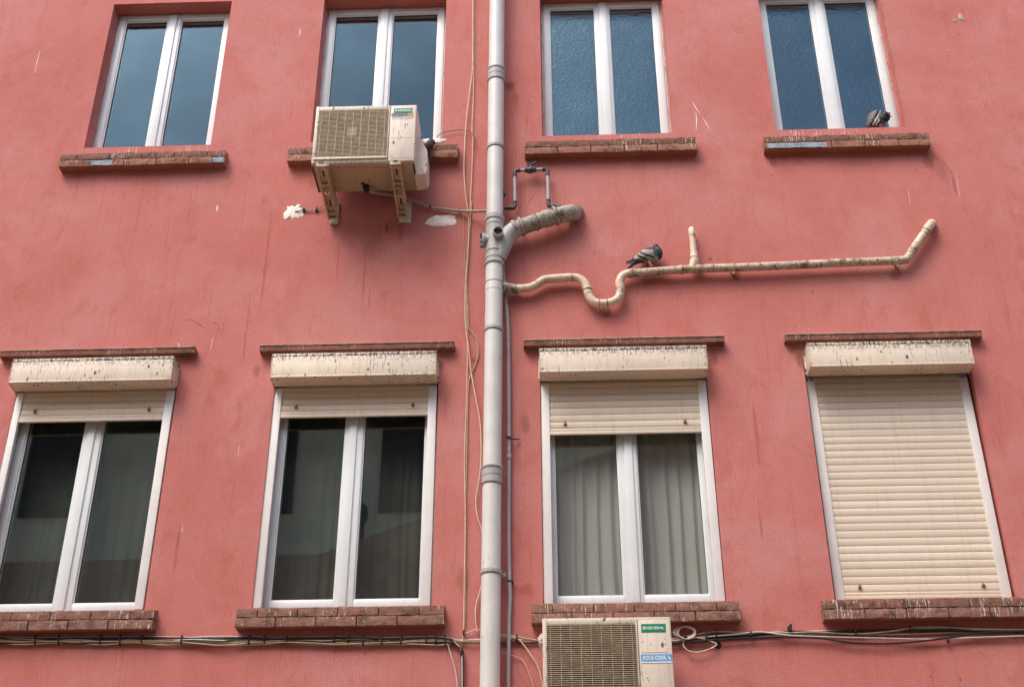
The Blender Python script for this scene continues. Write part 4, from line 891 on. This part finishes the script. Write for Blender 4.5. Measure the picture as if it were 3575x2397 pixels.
def col2(p):
    q = p+b1; d = q-EYE; x = CX+F*d.dot(rt)/d.dot(fw); y = CY-F*d.dot(up)/d.dot(fw); u = (x-2960)/K2; v = (y-340)/K2
    if u > 780 and v < 660 and not (u < 860 and v < 420): return (.022,.027,.028) if not (840 < u < 930 and 470 < v < 500) else (.15,.17,.18)
    if u > 780 and 640 < v < 740 and u < 880: return (.50,.36,.24)
    if u > 840: return (.02,.022,.024)
    w = u+(v-400)*.55+8*math.sin(v*.06)                             # slanting bands across the folded wing
    if v > 700: return (.07,.065,.06)
    if w < 600: return (.10,.092,.085)
    if w < 690: return (.26,.245,.225) if math.sin(v*.09+w*.1) > .1 else (.06,.055,.05)
    if w < 765: return (.014,.014,.016)
    if w < 800: return (.52,.50,.46)
    if w < 842: return (.014,.014,.016)
    if w < 880: return (.56,.54,.50)
    return (.02,.022,.024)
pigeon(mb, 'pigeon', 'fluffed dark pigeon with striped wing preening on the ledge of the rightmost upper window', b1, col2)

# ---------------------------------------------------------------- street and the houses opposite (seen only mirrored in the panes)
mb = MB(); mb.add([(-400,-400,0),(400,-400,0),(400,400,0),(-400,400,0)], [(0,1,2,3)]); o = mb.build('street', M_ASPH, None, smooth=0); o['kind'] = 'structure'
hA = thing('house', 'dim gabled house across the street, mirrored in the lower window panes', 'house', (0,-9.8,0))
mb = MB(); mb.prism([(-16,0),(16,0),(16,10.6),(1.6,10.6),(-3.4,8.75),(-16,8.6)], -13.5, -9.7, 'y'); build(mb, 'wall', M_OPPD, hA, smooth=0)
mb = MB(); mb.tube([(-2.9,-9.9,8.9),(-2.9,-9.9,9.35)], .09, 12); mb.ball((-2.9,-9.9,9.45), (.14,.14,.2)); build(mb, 'chimney_cowl', M_OPPS, hA)
hB = thing('apartment_block', 'taller cream block with louvred shutters, mirrored in the lower window panes', 'building', (0,-17,0))
mb = MB(); mb.box(-22, 22, -26, -17, 0, 16.5); build(mb, 'wall', M_OPPC, hB, smooth=0)
for x in (-14.3,-10.4,-6.2,-2.9,4.6,8.4):
    for z in (9.6, 12.6): 
        mb = MB(); mb.box(x-.75, x+.75, -16.995, -16.90, z, z+2.0)
        for k in range(22): mb.box(x-.7, x+.7, -16.90, -16.88, z+.05+k*.088, z+.09+k*.088)
        build(mb, 'louvred_shutter', M_OPPS, hB, smooth=0)

# ---------------------------------------------------------------- light
SUN_EL, SUN_AZ = math.radians(56), math.radians(-36)                 # veiled sun over the street, from the left
w = bpy.data.worlds.new("World"); S.world = w; w.use_nodes = True; nt = w.node_tree; nt.nodes.clear()
sky = nt.nodes.new('ShaderNodeTexSky'); sky.sky_type = 'NISHITA'; sky.sun_disc = False; sky.sun_elevation = SUN_EL; sky.sun_rotation = math.pi-SUN_AZ
sky.air_density = .7; sky.dust_density = 4; sky.ozone_density = .6
bg = nt.nodes.new('ShaderNodeBackground'); bg.inputs['Strength'].default_value = .15
ow = nt.nodes.new('ShaderNodeOutputWorld'); nt.links.new(sky.outputs[0], bg.inputs[0]); nt.links.new(bg.outputs[0], ow.inputs[0])
L = bpy.data.lights.new('sun', 'SUN'); L.energy = .5; L.angle = math.radians(26); L.color = (1, .95, .86)
lo = bpy.data.objects.new('sun', L); COL.objects.link(lo); lo.location = (0,-20,30)
sd = Vector((math.sin(SUN_AZ)*math.cos(SUN_EL), -math.cos(SUN_AZ)*math.cos(SUN_EL), math.sin(SUN_EL)))
lo.rotation_euler = sd.to_track_quat('Z', 'Y').to_euler()
vs = S.view_settings; vs.view_transform = 'Standard'; vs.look = 'None'; vs.gamma = 1; vs.exposure = 1.19
S.cycles.max_bounces = 8; S.cycles.transparent_max_bounces = 12; S.cycles.caustics_reflective = False; S.cycles.caustics_refractive = False
